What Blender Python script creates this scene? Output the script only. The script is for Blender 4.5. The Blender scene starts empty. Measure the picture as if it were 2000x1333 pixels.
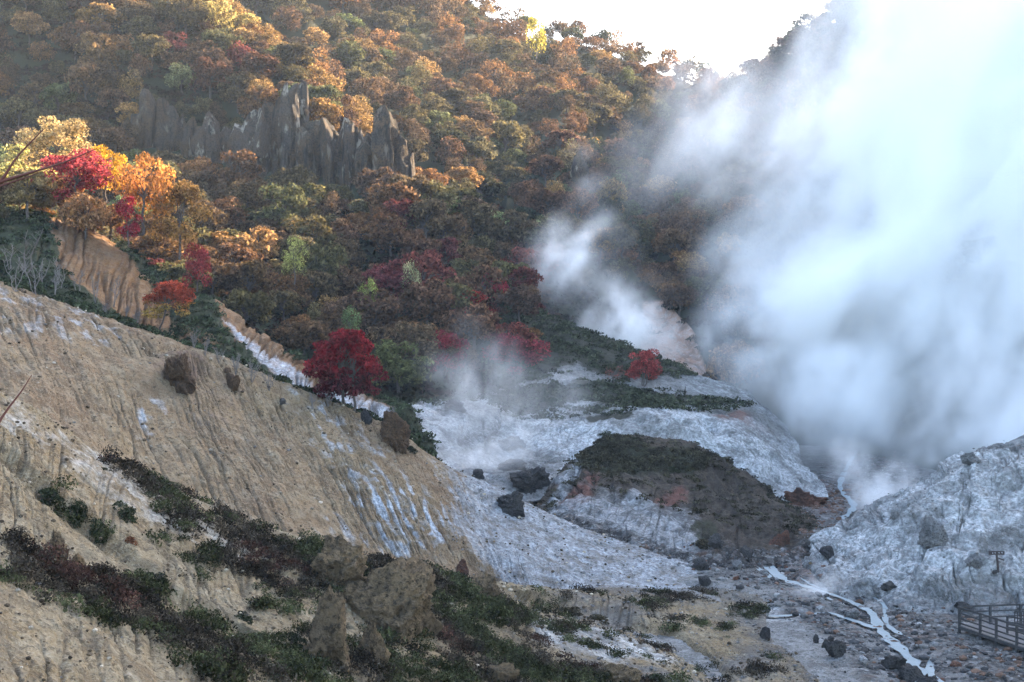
import bpy, math, random
import numpy as np
from mathutils import Vector, Matrix
from mathutils.bvhtree import BVHTree

# ------------------------------------------------------------------ camera, light, sky
SC = bpy.context.scene
COL = SC.collection
CAMZ = 18.0
FPX = 2778.0            # focal length in photo pixels (50 mm on a 36 mm frame, 2000 px wide)
cam_d = bpy.data.cameras.new('camera'); cam_d.lens = 50; cam_d.sensor_width = 36
cam_d.clip_start = 0.1; cam_d.clip_end = 5000
cam = bpy.data.objects.new('camera', cam_d); COL.objects.link(cam)
cam.location = (0, 0, CAMZ); cam.rotation_euler = (math.radians(90), 0, 0)
SC.camera = cam

SUN_EL, SUN_AZ = 25.8, 40.0        # azimuth measured from +Y towards +X
world = bpy.data.worlds.new('World'); SC.world = world; world.use_nodes = True
wn = world.node_tree; wn.nodes.clear()
sky = wn.nodes.new('ShaderNodeTexSky'); sky.sky_type = 'NISHITA'; sky.sun_disc = False
sky.sun_elevation = math.radians(SUN_EL); sky.sun_rotation = math.radians(SUN_AZ)
sky.air_density = 1.0; sky.dust_density = 2.6; sky.ozone_density = 0.9
bg = wn.nodes.new('ShaderNodeBackground'); bg.inputs[1].default_value = 0.15
wo = wn.nodes.new('ShaderNodeOutputWorld')
wn.links.new(sky.outputs[0], bg.inputs[0]); wn.links.new(bg.outputs[0], wo.inputs[0])
sd = bpy.data.lights.new('sun', 'SUN'); sd.energy = 5.0; sd.angle = math.radians(0.6); sd.color = (1.0, 0.76, 0.50)
sun = bpy.data.objects.new('sun', sd); COL.objects.link(sun)
_e, _a = math.radians(SUN_EL), math.radians(SUN_AZ)
SUND = Vector((math.sin(_a) * math.cos(_e), math.cos(_a) * math.cos(_e), math.sin(_e)))
sun.rotation_euler = (-SUND).to_track_quat('-Z', 'Y').to_euler()
SC.view_settings.view_transform = 'Standard'; SC.view_settings.look = 'None'
SC.view_settings.gamma = 1.0; SC.view_settings.exposure = 2.88
SC.render.engine = 'CYCLES'
cy = SC.cycles
cy.use_denoising = True
cy.max_bounces = 14; cy.diffuse_bounces = 3; cy.glossy_bounces = 2; cy.transmission_bounces = 3
cy.volume_bounces = 12; cy.transparent_max_bounces = 8
cy.volume_step_rate = 2.0; cy.volume_max_steps = 160
cy.use_adaptive_sampling = True; cy.adaptive_threshold = 0.02

# ------------------------------------------------------------------ numeric helpers
def W(px, py, Y):
    """photo pixel + distance -> world point"""
    return np.array([(px - 1000.0) / FPX * Y, Y, CAMZ + (667.0 - py) / FPX * Y])

_rng = np.random.RandomState(7)
_perm = np.concatenate([_rng.permutation(256)] * 3)
_grad = _rng.normal(size=(256, 3)); _grad /= np.linalg.norm(_grad, axis=1)[:, None]
def perlin(P):
    P = np.asarray(P, dtype=np.float64)
    i = np.floor(P).astype(np.int64); f = P - i; i &= 255
    u = f * f * f * (f * (f * 6 - 15) + 10)
    out = 0
    for dx in (0, 1):
        wx = u[..., 0] if dx else 1 - u[..., 0]
        for dy in (0, 1):
            wy = u[..., 1] if dy else 1 - u[..., 1]
            for dz in (0, 1):
                wz = u[..., 2] if dz else 1 - u[..., 2]
                h = _perm[_perm[_perm[(i[..., 0] + dx) & 255] + ((i[..., 1] + dy) & 255)] + ((i[..., 2] + dz) & 255)]
                g = _grad[h]
                out = out + wx * wy * wz * (g[..., 0] * (f[..., 0] - dx) + g[..., 1] * (f[..., 1] - dy) + g[..., 2] * (f[..., 2] - dz))
    return out * 1.5
def fbm(P, octv=4, lac=2.03, gain=0.5):
    a, s, o = 1.0, 0, 0; P = np.array(P, dtype=np.float64)
    for k in range(octv):
        o = o + a * perlin(P + 17.3 * k); s += a; a *= gain; P = P * lac
    return o / s
def ridged(P, octv=4, lac=2.05, gain=0.5):
    a, s, o = 1.0, 0, 0; P = np.array(P, dtype=np.float64)
    for k in range(octv):
        o = o + a * (1 - np.abs(perlin(P + 9.1 * k)) * 2); s += a; a *= gain; P = P * lac
    return o / s
def sstep(a, b, x):
    t = np.clip((x - a) / (b - a), 0, 1); return t * t * (3 - 2 * t)
def catmull(A, n):
    """resample A (k, ...) along axis 0 to n samples"""
    A = np.asarray(A, dtype=np.float64); k = A.shape[0]
    t = np.linspace(0, k - 1 - 1e-9, n); i = t.astype(int); f = (t - i).reshape((-1,) + (1,) * (A.ndim - 1))
    ext = np.concatenate([2 * A[:1] - A[1:2], A, 2 * A[-1:] - A[-2:-1]])
    p0, p1, p2, p3 = ext[i], ext[i + 1], ext[i + 2], ext[i + 3]
    cr = 0.5 * ((2 * p1) + (-p0 + p2) * f + (2 * p0 - 5 * p1 + 4 * p2 - p3) * f ** 2 + (-p0 + 3 * p1 - 3 * p2 + p3) * f ** 3)
    li = p1 * (1 - f) + p2 * f
    return 0.6 * cr + 0.4 * li
def project(P):
    Y = np.maximum(P[..., 1], 0.5)
    return 1000 + P[..., 0] / Y * FPX, 667 - (P[..., 2] - CAMZ) / Y * FPX
def noise_of(P, scale, octv=4, off=0.0):
    return fbm(P * scale + off, octv)
def poly_mask(px, py, poly, soft=10.0):
    """soft inside-ness of a polygon (signed distance)"""
    poly = np.array(poly, float); inside = np.zeros(px.shape, bool); d = np.full(px.shape, 1e9)
    n = len(poly)
    for k in range(n):
        x1, y1 = poly[k]; x2, y2 = poly[(k + 1) % n]
        c = ((y1 > py) != (y2 > py)) & (px < (x2 - x1) * (py - y1) / ((y2 - y1) if y2 != y1 else 1e-9) + x1)
        inside ^= c
        L2 = max((x2 - x1) ** 2 + (y2 - y1) ** 2, 1e-9)
        t = np.clip(((px - x1) * (x2 - x1) + (py - y1) * (y2 - y1)) / L2, 0, 1)
        d = np.minimum(d, np.hypot(px - x1 - t * (x2 - x1), py - y1 - t * (y2 - y1)))
    return sstep(-soft, soft, np.where(inside, d, -d))
def ell(px, py, cx, cy, rx, ry, soft=0.35):
    return 1 - sstep(1 - soft, 1 + soft, np.hypot((px - cx) / rx, (py - cy) / ry))

# ------------------------------------------------------------------ object helpers
def tag(o, label=None, cat=None, group=None, kind=None):
    if label: o['label'] = label
    if cat: o['category'] = cat
    if group: o['group'] = group
    if kind: o['kind'] = kind
    return o
def link(name, me, mat=None, parent=None, loc=None):
    o = bpy.data.objects.new(name, me); COL.objects.link(o)
    if mat is not None and me is not None and not me.materials: me.materials.append(mat)
    if parent is not None: o.parent = parent
    if loc is not None: o.location = loc
    return o
def empty(name, loc, label, cat, group=None, rz=0, s=1.0):
    o = bpy.data.objects.new(name, None); COL.objects.link(o); o.location = loc; o.rotation_euler = (0, 0, rz)
    o.scale = (s, s, s) if not isinstance(s, (tuple, list)) else s
    o.empty_display_size = 0.5
    return tag(o, label, cat, group)
def np_mesh(name, V, F, mat=None, attrs=None, smooth=True, colors=None):
    """V (n,3), F (m,k) all faces with k corners"""
    V = np.ascontiguousarray(V, dtype=np.float32).reshape(-1, 3); F = np.ascontiguousarray(F, dtype=np.int32)
    me = bpy.data.meshes.new(name); k = F.shape[1]
    me.vertices.add(len(V)); me.vertices.foreach_set('co', V.ravel())
    me.loops.add(F.size); me.loops.foreach_set('vertex_index', F.ravel())
    me.polygons.add(len(F)); me.polygons.foreach_set('loop_start', np.arange(0, F.size, k, dtype=np.int32))
    try: me.polygons.foreach_set('loop_total', np.full(len(F), k, dtype=np.int32))
    except Exception: pass
    me.polygons.foreach_set('use_smooth', np.full(len(F), smooth))
    for an, av in (attrs or {}).items():
        a = me.attributes.new(an, 'FLOAT', 'POINT'); a.data.foreach_set('value', np.ascontiguousarray(av, dtype=np.float32).ravel())
    if colors is not None:
        a = me.attributes.new('tint', 'FLOAT_COLOR', 'POINT'); a.data.foreach_set('color', np.ascontiguousarray(colors, dtype=np.float32).ravel())
    me.update(calc_edges=True); me.validate()
    if mat: me.materials.append(mat)
    return me

# ------------------------------------------------------------------ materials
class NT:
    """tiny node-building helper"""
    def __init__(s, name):
        s.m = bpy.data.materials.new(name); s.m.use_nodes = True; s.t = s.m.node_tree; s.t.nodes.clear()
        s.out = s.t.nodes.new('ShaderNodeOutputMaterial')
    def n(s, typ, ins=None, **kw):
        nd = s.t.nodes.new(typ)
        for k, v in kw.items(): setattr(nd, k, v)
        for k, v in (ins or {}).items():
            if isinstance(v, bpy.types.NodeSocket): s.t.links.new(v, nd.inputs[k])
            else: nd.inputs[k].default_value = v
        return nd
    def noise(s, scale, detail=5, rough=0.55, vec=None, dist=0.0, off=None):
        v = vec if vec is not None else s.pos()
        i = {'Scale': scale, 'Detail': detail, 'Roughness': rough, 'Distortion': dist, 'Vector': v}
        return s.n('ShaderNodeTexNoise', i).outputs['Fac']
    def pos(s):
        if not hasattr(s, '_p'): s._p = s.n('ShaderNodeNewGeometry').outputs['Position']
        return s._p
    def ramp(s, fac, stops):
        r = s.n('ShaderNodeValToRGB', {'Fac': fac}); cr = r.color_ramp
        while len(cr.elements) < len(stops): cr.elements.new(0.5)
        for e, (p, c) in zip(cr.elements, stops):
            e.position = p; e.color = (c[0], c[1], c[2], 1) if isinstance(c, (tuple, list)) else (c, c, c, 1)
        return r.outputs['Color']
    def mix(s, fac, a, b, mode='MIX'):
        nd = s.t.nodes.new('ShaderNodeMix'); nd.data_type = 'RGBA'; nd.blend_type = mode
        for sock, v in ((nd.inputs[0], fac), (nd.inputs[6], a), (nd.inputs[7], b)):
            if isinstance(v, bpy.types.NodeSocket): s.t.links.new(v, sock)
            else: sock.default_value = v if not isinstance(v, (tuple, list)) else (v[0], v[1], v[2], 1)
        return nd.outputs[2]
    def math(s, op, a, b=0.0, clamp=False):
        nd = s.t.nodes.new('ShaderNodeMath'); nd.operation = op; nd.use_clamp = clamp
        for k, v in ((0, a), (1, b)):
            if isinstance(v, bpy.types.NodeSocket): s.t.links.new(v, nd.inputs[k])
            else: nd.inputs[k].default_value = v
        return nd.outputs[0]
    def attr(s, name): return s.n('ShaderNodeAttribute', attribute_name=name).outputs['Fac']
    def bump(s, h, strength, dist, normal=None):
        i = {'Height': h, 'Strength': strength, 'Distance': dist}
        if normal is not None: i['Normal'] = normal
        return s.n('ShaderNodeBump', i).outputs['Normal']
    def surf(s, color, rough=0.95, normal=None, spec=0.15):
        b = s.n('ShaderNodeBsdfPrincipled', {'Base Color': color, 'Roughness': rough, 'Specular IOR Level': spec})
        if normal is not None: s.t.links.new(normal, b.inputs['Normal'])
        s.t.links.new(b.outputs[0], s.out.inputs[0]); return s.m

def ground_mat(name, base, alt, pale, dark, veg=(0.030, 0.034, 0.018), red=(0.12, 0.065, 0.05), white=(0.62, 0.62, 0.60), fine=3.4, bump=0.75, soft=0.3, mott=0.38):
    """bare volcanic ground; vertex attributes say where crust, red earth and growth lie"""
    t = NT(name)
    n1 = t.noise(0.12, 6, 0.6); n2 = t.noise(0.9, 6, 0.65); n3 = t.noise(fine, 5, 0.7); n4 = t.noise(fine * 3.2, 3, 0.75)
    c = t.mix(t.ramp(n1, [(0.38, 0.0), (0.62, 1.0)]), base, alt)
    c = t.mix(t.math('MULTIPLY', t.ramp(n2, [(0.45, 0.0), (0.7, 1.0)]), 0.55), c, pale)
    c = t.mix(t.math('MULTIPLY', t.ramp(n3, [(0.50, 0.0), (0.62, 1.0)]), 0.75), c, dark)
    c = t.mix(t.math('MULTIPLY', t.ramp(n4, [(0.52, 0.0), (0.62, 1.0)]), 0.5), c, pale)
    # crust
    def m(an, sharp, nz, amt=1.0):
        a = t.attr(an)
        v = t.math('ADD', a, t.math('MULTIPLY', t.math('SUBTRACT', nz, 0.5), 1.3))
        return t.math('MULTIPLY', t.ramp(v, [(0.5 - sharp, 0.0), (0.5 + sharp, 1.0)]), amt)
    wc = t.mix(t.ramp(n3, [(0.36, 0.0), (0.6, 1.0)]), white, tuple(x * 0.42 for x in white))
    c = t.mix(m('red', 0.25, n2, 0.85), c, t.mix(n3, red, tuple(x * 1.6 for x in red)))
    c = t.mix(m('white', soft, n2), c, wc)
    c = t.mix(m('ash', 0.3, n2, 0.9), c, t.mix(t.ramp(n3, [(.4, 0.), (.65, 1.)]), (0.155, 0.143, 0.128), (0.065, 0.06, 0.055)))
    c = t.mix(t.math('MULTIPLY', t.ramp(n4, [(0.30, 1.0), (0.42, 0.0)]), 0.6), c, dark)
    # broken stone: every cell its own grey, rust or black
    wpos = t.n('ShaderNodeVectorMath', {0: t.pos(), 1: t.n('ShaderNodeVectorMath', {0: t.n('ShaderNodeTexNoise', {'Vector': t.pos(), 'Scale': 1.6, 'Detail': 3.0}).outputs['Color'], 1: (.5, .5, .5)}, operation='MULTIPLY').outputs[0]}, operation='ADD').outputs[0]
    hs = None
    rm = m('rub', 0.2, n2, 1.0)
    for sc_ in (1.5, 4.0):
        vo = t.n('ShaderNodeTexVoronoi', {'Vector': wpos, 'Scale': sc_}); rv = t.n('ShaderNodeSeparateColor', {0: vo.outputs['Color']})
        sc1 = t.ramp(rv.outputs[0], [(0.0, (0.025, 0.024, 0.025)), (0.35, (0.07, 0.066, 0.064)), (0.6, (0.14, 0.135, 0.13)), (0.8, (0.30, 0.30, 0.295)), (0.96, (0.12, 0.065, 0.042))])
        gap = t.ramp(vo.outputs['Distance'], [(0.45, 1.0), (0.75, 0.25)])
        c = t.mix(t.math('MULTIPLY', rm, 0.95 if sc_ == 1.5 else 0.5), c, t.mix(1.0, sc1, gap, 'MULTIPLY'))
        hh = t.math('MULTIPLY', t.math('MULTIPLY', t.math('SUBTRACT', 1.0, vo.outputs['Distance']), rm), 1.6 / sc_)
        hs = hh if hs is None else t.math('ADD', hs, hh)
    mo = t.noise(0.45, 6, 0.72, dist=0.8)
    c = t.mix(t.math('MULTIPLY', t.ramp(mo, [(0.50, 0.0), (0.57, 1.0)]), mott), c, t.mix(t.ramp(n3, [(0.4, 0.), (0.6, 1.)]), dark, tuple(x * 2.6 for x in dark)))
    vc = t.mix(n3, tuple(x * 0.5 for x in veg), tuple(x * 1.7 for x in veg))
    c = t.mix(m('veg', 0.12, n2), c, vc)
    c = t.mix(t.math('MULTIPLY', t.attr('crack'), 0.75, True), c, dark)
    h = t.math('ADD', t.math('MULTIPLY', n2, 0.9), t.math('ADD', t.math('MULTIPLY', n3, 0.4), t.math('MULTIPLY', n4, 0.18)))
    h = t.math('ADD', h, hs); h = t.math('SUBTRACT', h, t.math('MULTIPLY', t.ramp(mo, [(0.50, 0.0), (0.57, 1.0)]), 0.25 * mott))
    nb = t.bump(h, bump, 0.5)
    return t.surf(c, 0.95, nb, 0.1)

M = {}
M['tan'] = ground_mat('tan_slope_mat', (0.215, 0.150, 0.083), (0.165, 0.105, 0.060), (0.32, 0.27, 0.19), (0.055, 0.038, 0.023), white=(0.50, 0.53, 0.56))
M['near'] = ground_mat('near_slope_mat', mott=0.4, base=(0.185, 0.128, 0.068), alt=(0.185, 0.142, 0.085), pale=(0.33, 0.29, 0.21), dark=(0.045, 0.034, 0.023), veg=(0.035, 0.034, 0.022))
M['grey'] = ground_mat('grey_ground_mat', (0.13, 0.125, 0.118), (0.18, 0.175, 0.165), (0.30, 0.305, 0.30), (0.035, 0.033, 0.03), mott=0.42, white=(0.55, 0.55, 0.54), veg=(0.04, 0.038, 0.028))
M['mound'] = ground_mat('dark_mound_mat', (0.064, 0.047, 0.034), (0.038, 0.030, 0.024), (0.10, 0.08, 0.062), (0.014, 0.012, 0.010), veg=(0.028, 0.028, 0.016), mott=0.5, red=(0.095, 0.042, 0.032), white=(0.34, 0.34, 0.34))
M['ochre'] = ground_mat('ochre_scarp_mat', (0.19, 0.10, 0.042), (0.135, 0.075, 0.036), (0.25, 0.19, 0.13), (0.07, 0.04, 0.022), white=(0.55, 0.56, 0.58))
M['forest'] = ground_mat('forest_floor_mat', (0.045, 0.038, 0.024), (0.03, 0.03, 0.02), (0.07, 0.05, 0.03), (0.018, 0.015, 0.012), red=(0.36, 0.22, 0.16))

def leaf_mat(name, use_attr=False, trans=0.5):
    t = NT(name)
    if use_attr: col = t.n('ShaderNodeAttribute', attribute_name='tint').outputs['Color']
    else: col = t.n('ShaderNodeObjectInfo').outputs['Color']
    g = t.n('ShaderNodeNewGeometry')
    isl = t.ramp(g.outputs['Random Per Island'], [(0.0, 0.35), (1.0, 1.65)])
    n = t.ramp(t.noise(0.8, 3, 0.6), [(0.38, 0.55), (0.62, 1.3)])
    c = t.mix(1.0, t.mix(1.0, col, isl, 'MULTIPLY'), n, 'MULTIPLY')
    d = t.n('ShaderNodeBsdfDiffuse', {'Color': c}); tr = t.n('ShaderNodeBsdfTranslucent', {'Color': c})
    mx = t.n('ShaderNodeMixShader', {0: trans, 1: d.outputs[0], 2: tr.outputs[0]})
    t.t.links.new(mx.outputs[0], t.out.inputs[0]); return t.m
M['leaf'] = leaf_mat('leaf_mat')
M['leaf_mass'] = leaf_mat('leaf_mass_mat', True)
M['shrub'] = leaf_mat('shrub_leaf_mat', True, 0.2)
def bark_mat(name, a, b):
    t = NT(name); n = t.noise(3.0, 4, 0.6)
    return t.surf(t.mix(n, a, b), 0.95, t.bump(n, 0.5, 0.1))
M['bark'] = bark_mat('bark_mat', (0.05, 0.04, 0.035), (0.13, 0.11, 0.095))
M['twig'] = bark_mat('twig_mat', (0.10, 0.03, 0.025), (0.16, 0.08, 0.06))
M['stem'] = bark_mat('bare_stem_mat', (0.10, 0.085, 0.08), (0.20, 0.18, 0.165))
def rock_mat(name, a, b, dk, streak=None, sc=1.0, moss=0):
    t = NT(name)
    n1 = t.noise(0.5 * sc, 6, 0.65); n2 = t.noise(4.5 * sc, 6, 0.75); n3 = t.noise(13.0 * sc, 3, 0.7)
    c = t.mix(t.ramp(n1, [(0.4, 0.0), (0.6, 1.0)]), a, b)
    c = t.mix(t.math('MULTIPLY', t.ramp(n2, [(0.48, 0.0), (0.6, 1.0)]), 0.8), c, dk)
    if streak:
        v2 = t.n('ShaderNodeVectorMath', {0: t.pos(), 1: (1.0, 1.0, 0.10)}, operation='MULTIPLY').outputs[0]
        c = t.mix(t.math('MULTIPLY', t.ramp(t.noise(1.1, 4, .6, vec=v2), [(0.36, 1.0), (0.47, 0.0)]), 0.85), c, dk)
        v = t.n('ShaderNodeVectorMath', {0: t.pos(), 1: (1.0, 1.0, 0.35)}, operation='MULTIPLY').outputs[0]
        s = t.noise(0.55, 5, 0.65, vec=v)
        c = t.mix(t.math('MULTIPLY', t.ramp(s, [(0.56, 0.0), (0.64, 1.0)]), 0.8), c, streak)
    if moss:
        nz = t.n('ShaderNodeSeparateXYZ', {0: t.n('ShaderNodeNewGeometry').outputs['Normal']}).outputs[2]
        mk = t.ramp(t.math('ADD', nz, t.math('MULTIPLY', t.math('SUBTRACT', n2, .5), 2.6)), [(.55, 0.), (.75, 1.)])
        c = t.mix(t.math('MULTIPLY', mk, moss), c, (0.040, 0.036, 0.022))
    h = t.math('ADD', n2, t.math('MULTIPLY', n3, 0.5))
    return t.surf(c, 0.93, t.bump(h, 1.0, 0.6 / sc), 0.15)
M['rock_tan'] = rock_mat('tan_rock_mat', (0.31, 0.215, 0.120), (0.19, 0.135, 0.080), (0.040, 0.030, 0.020), moss=.35)
M['rock_rust'] = rock_mat('rust_rock_mat', (0.15, 0.088, 0.045), (0.10, 0.06, 0.036), (0.03, 0.022, 0.018), sc=2)
M['rock_red'] = rock_mat('red_rock_mat', (0.19, 0.085, 0.05), (0.11, 0.055, 0.04), (0.04, 0.028, 0.025), sc=2)
M['rock_dark'] = rock_mat('dark_rock_mat', (0.05, 0.048, 0.05), (0.08, 0.075, 0.07), (0.018, 0.017, 0.017), sc=2)
M['rock_grey'] = rock_mat('grey_rock_mat', (0.19, 0.185, 0.18), (0.28, 0.27, 0.26), (0.06, 0.058, 0.055), sc=2)
M['cliff'] = rock_mat('cliff_rock_mat', (0.095, 0.076, 0.058), (0.145, 0.092, 0.050), (0.03, 0.027, 0.024), streak=(0.24, 0.195, 0.145), sc=0.8, moss=.6)
M['cliff_pale'] = rock_mat('pale_cliff_rock_mat', (0.12, 0.10, 0.082), (0.14, 0.095, 0.06), (0.04, 0.035, 0.03), streak=(0.50, 0.44, 0.35), sc=0.8)

# ------------------------------------------------------------------ terrain sheets
BV, BF, SHEETS = [], [], {}
def sheet(name, rows, nu, nv, mat, disp=None, attrs=None):
    """a landform lofted through rows of ground points (far to near), then roughened"""
    P = np.array([[p if isinstance(p, np.ndarray) else W(*p) for p in r] for r in rows])
    P = catmull(P, nv); P = np.swapaxes(catmull(np.swapaxes(P, 0, 1), nu), 0, 1)     # (nv,nu,3)
    U, V = np.meshgrid(np.linspace(0, len(rows[0]) - 1, nu), np.linspace(0, len(rows) - 1, nv))
    du = np.gradient(P, axis=1); dv = np.gradient(P, axis=0); N = np.cross(du, dv); N /= np.maximum(np.linalg.norm(N, axis=2), 1e-9)[..., None]
    N *= np.sign(N[..., 2:3] + 1e-9)
    A = {'white': 0 * U, 'red': 0 * U, 'veg': 0 * U, 'crack': 0 * U, 'ash': 0 * U, 'rub': 0 * U}
    if disp is not None:
        d, extra = disp(P, U, V)
        P = P + N * d[..., None]
        A.update(extra or {})
    if attrs is not None:
        px, py = project(P); A.update(attrs(P, U, V, px, py))
    idx = np.arange(nu * nv).reshape(nv, nu)
    F = np.stack([idx[:-1, :-1], idx[:-1, 1:], idx[1:, 1:], idx[1:, :-1]], -1).reshape(-1, 4)
    me = np_mesh(name, P.reshape(-1, 3), F, mat, {k: v for k, v in A.items()})
    o = link(name, me); tag(o, kind='structure')
    st = 3
    Q = P[::st, ::st]; n2, m2 = Q.shape[:2]; j = np.arange(n2 * m2).reshape(n2, m2) + sum(len(b) for b in BV)
    BV.append(Q.reshape(-1, 3)); BF.append(np.stack([j[:-1, :-1], j[:-1, 1:], j[1:, 1:], j[1:, :-1]], -1).reshape(-1, 4))
    SHEETS[name] = (P, N, U, V)
    return o
def back(row, dy, dz):
    return [W(*p) + np.array([p[0] * 0, dy, -dz]) for p in row]
def gully(P, U, V, fu, fv, amp, width=0.07, seed=0.0, warp=0.35):
    w = fbm(np.stack([U * 1.3, V * 1.6, 0 * U + seed], -1), 3) * warp
    n = perlin(np.stack([(U + w) * fu, V * fv, 0 * U + seed + 3.3], -1))
    n2 = perlin(np.stack([(U + w * 0.7) * fu * 2.3, V * fv * 1.7, 0 * U + seed + 8.3], -1))
    g = np.exp(-(n / width) ** 2) + 0.6 * np.exp(-(n2 / width) ** 2)
    g *= sstep(-0.35, 0.25, fbm(np.stack([U * 1.1, V * 1.3, 0 * U + seed + 5], -1), 2))
    return -amp * g, g

# --- valley floor
def floor_z(Y): return np.maximum(0.03 * (Y - 75), -1.0)
STREAM = [(1760, 800, .5), (1700, 850, .6), (1660, 905, .7), (1640, 950, .8), (1668, 985, .9), (1640, 1012, .8), (1540, 1017, .7), (1535, 1040, .9), (1590, 1068, .7), (1560, 1085, .9),
          (1500, 1098, 1.0), (1530, 1128, 1.0), (1590, 1146, .8), (1650, 1166, .6), (1700, 1190, .8), (1722, 1228, .9), (1765, 1268, .9), (1795, 1310, 1.1), (1830, 1360, 1.1)]
STREAM2 = [(1335, 1148, .35), (1400, 1158, .5), (1455, 1176, .5), (1500, 1197, .9), (1560, 1196, .5), (1620, 1192, .5), (1660, 1205, .7), (1712, 1222, .6)]
def floor_pt(px, py):
    k = (py - 667) / FPX
    Y = (CAMZ + 2.25) / (k + 0.03)
    return np.array([(px - 1000) / FPX * Y, Y, float(floor_z(Y))])
def path_world(path, n):
    A = np.array([list(floor_pt(x, y)) + [w] for x, y, w in path]); return catmull(A, n)
SP1, SP2 = path_world(STREAM, 260), path_world(STREAM2, 110)
def floor_disp(P, U, V):
    X, Y = P[..., 0], P[..., 1]
    d = 0.55 * noise_of(P, 0.05, 4) + 0.16 * noise_of(P, 0.35, 4, 5) + 0.10 * ridged(P * 1.1, 3)
    best = np.full(X.shape, 9.0)
    msk = (X > -5) & (X < 60) & (Y < 260); xs, ys = X[msk], Y[msk]; b = best[msk]
    for q in list(SP1[::3]) + list(SP2[::3]):
        b = np.minimum(b, np.hypot(xs - q[0], (ys - q[1]) * 0.9) / q[3])
    best[msk] = b
    near = 1 - sstep(1.0, 3.5, best)
    d = d * (1 - near * 0.85) + near * (-0.12) - 0.25 * (1 - sstep(0.7, 1.5, best))
    px, py = project(P)
    d += 0.06 * ridged(P * 2.6, 2) * (1 - near)
    wh = 0.12 + 0.45 * (1 - sstep(1.0, 3.5, best)) - 0.25 * ell(px, py, 1380, 1120, 180, 90) + 0.1 * fbm(P * 0.2, 3)
    rd = 0.8 * ell(px, py, 1600, 970, 90, 40) + 0.7 * ell(px, py, 1700, 870, 90, 60) + 0.6 * ell(px, py, 1540, 1050, 60, 30) + 0.55 * ell(px, py, 1580, 1120, 60, 25)
    vg = 0.25 * ell(px, py, 1380, 1090, 190, 70)
    rb = 0 * px
    for q in RUBP: rb = np.maximum(rb, poly_mask(px, py, q, 22))
    rb = rb * (0.62 + .6 * fbm(P * .3, 3)); d = d + rb * 0.16 * ridged(P * 1.5, 4)
    wh = np.clip(wh + 0.35 * poly_mask(px, py, [(1000, 1000), (1330, 1120), (1330, 1160), (1000, 1160)], 20) + .3 * poly_mask(px, py, [(1340, 1150), (1500, 1170), (1640, 1210), (1700, 1290), (1560, 1210), (1380, 1180)], 12), 0, 1) * (1 - .6 * rb)
    return d, {'white': wh, 'red': rd, 'veg': vg, 'rub': rb}
RUBP = [[(1330, 1060), (1440, 1045), (1560, 1090), (1600, 1150), (1500, 1160), (1400, 1145), (1310, 1115)], [(1040, 985), (1110, 1005), (1250, 1065), (1350, 1095), (1330, 1120), (1220, 1090), (1080, 1030)], [(1480, 1165), (1620, 1140), (1740, 1180), (1900, 1190), (2050, 1250), (2050, 1400), (1700, 1400), (1640, 1260)],
        [(1500, 1000), (1580, 930), (1620, 850), (1760, 820), (1820, 930), (1700, 1010), (1760, 1180), (1660, 1190), (1600, 1080), (1520, 1060)]]
def wpt(x, y): return np.array([x, y, float(floor_z(y))])
sheet('ground', [[wpt(x, y) for x in np.linspace(-90 - y * .6, 90 + y * .6, 5)] for y in (700, 480, 320, 240, 185, 150, 125, 108, 95, 84, 74, 64, 40, 5)], 1100, 900, M['grey'], floor_disp)

# --- back hill and the hill on the right (it carries the far skyline and shades the valley)
S2_crest = [(-400, -900, 430), (0, -700, 430), (400, -400, 430), (700, -180, 425), (900, -5, 420), (1020, 75, 425), (1120, 85, 430), (1220, 120, 430), (1330, 150, 430), (1420, 185, 425),
            (1500, 140, 415), (1600, 70, 405), (1750, -65, 390), (2000, -335, 375), (2300, -680, 350), (2800, -1000, 300), (3800, -1700, 210), (6000, -3000, 120)]
S2_mid = [(-400, -200, 350), (0, -150, 350), (400, 0, 345), (700, 100, 340), (860, 180, 335), (960, 220, 332), (1080, 255, 338), (1180, 300, 352), (1250, 330, 352), (1380, 360, 328),
          (1480, 320, 315), (1580, 250, 305), (1700, 150, 295), (1900, 0, 280), (2200, -150, 260), (2600, -400, 225), (3500, -1000, 160), (5500, -2000, 95)]
S2_foot = [(-400, 400, 270), (0, 350, 270), (400, 300, 275), (700, 330, 272), (860, 420, 262), (960, 480, 255), (1060, 500, 255), (1150, 520, 262), (1230, 540, 262), (1330, 600, 240),
           (1430, 650, 230), (1530, 650, 225), (1650, 600, 215), (1850, 500, 200), (2150, 400, 185), (2500, 250, 155), (3300, 0, 115), (5000, 0, 72)]
S2_low = [(-400, 700, 200), (0, 700, 200), (400, 700, 210), (700, 700, 215), (860, 700, 215), (960, 700, 215), (1060, 720, 215), (1150, 740, 218), (1230, 760, 220), (1330, 800, 212),
          (1430, 830, 208), (1530, 850, 200), (1650, 860, 190), (1850, 860, 165), (2150, 860, 140), (2500, 900, 118), (3300, 1100, 90), (5000, 2000, 50)]
def s2_disp(P, U, V):
    r = ridged(np.stack([U * 0.9, V * 0.35, 0 * U + 4.2], -1), 2)
    d = 7.0 * (r - 0.5) * sstep(0.7, 1.6, V) * sstep(4.3, 3.2, V) + 2.0 * noise_of(P, 0.03, 4)
    return d, {'veg': 0.7 + 0 * U}
sheet('hillside', [back(S2_crest, 60, 20), S2_crest, S2_mid, S2_foot, S2_low, [W(*p) + np.array([0, -6, -22]) for p in S2_low]], 700, 300, M['forest'], s2_disp)

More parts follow.
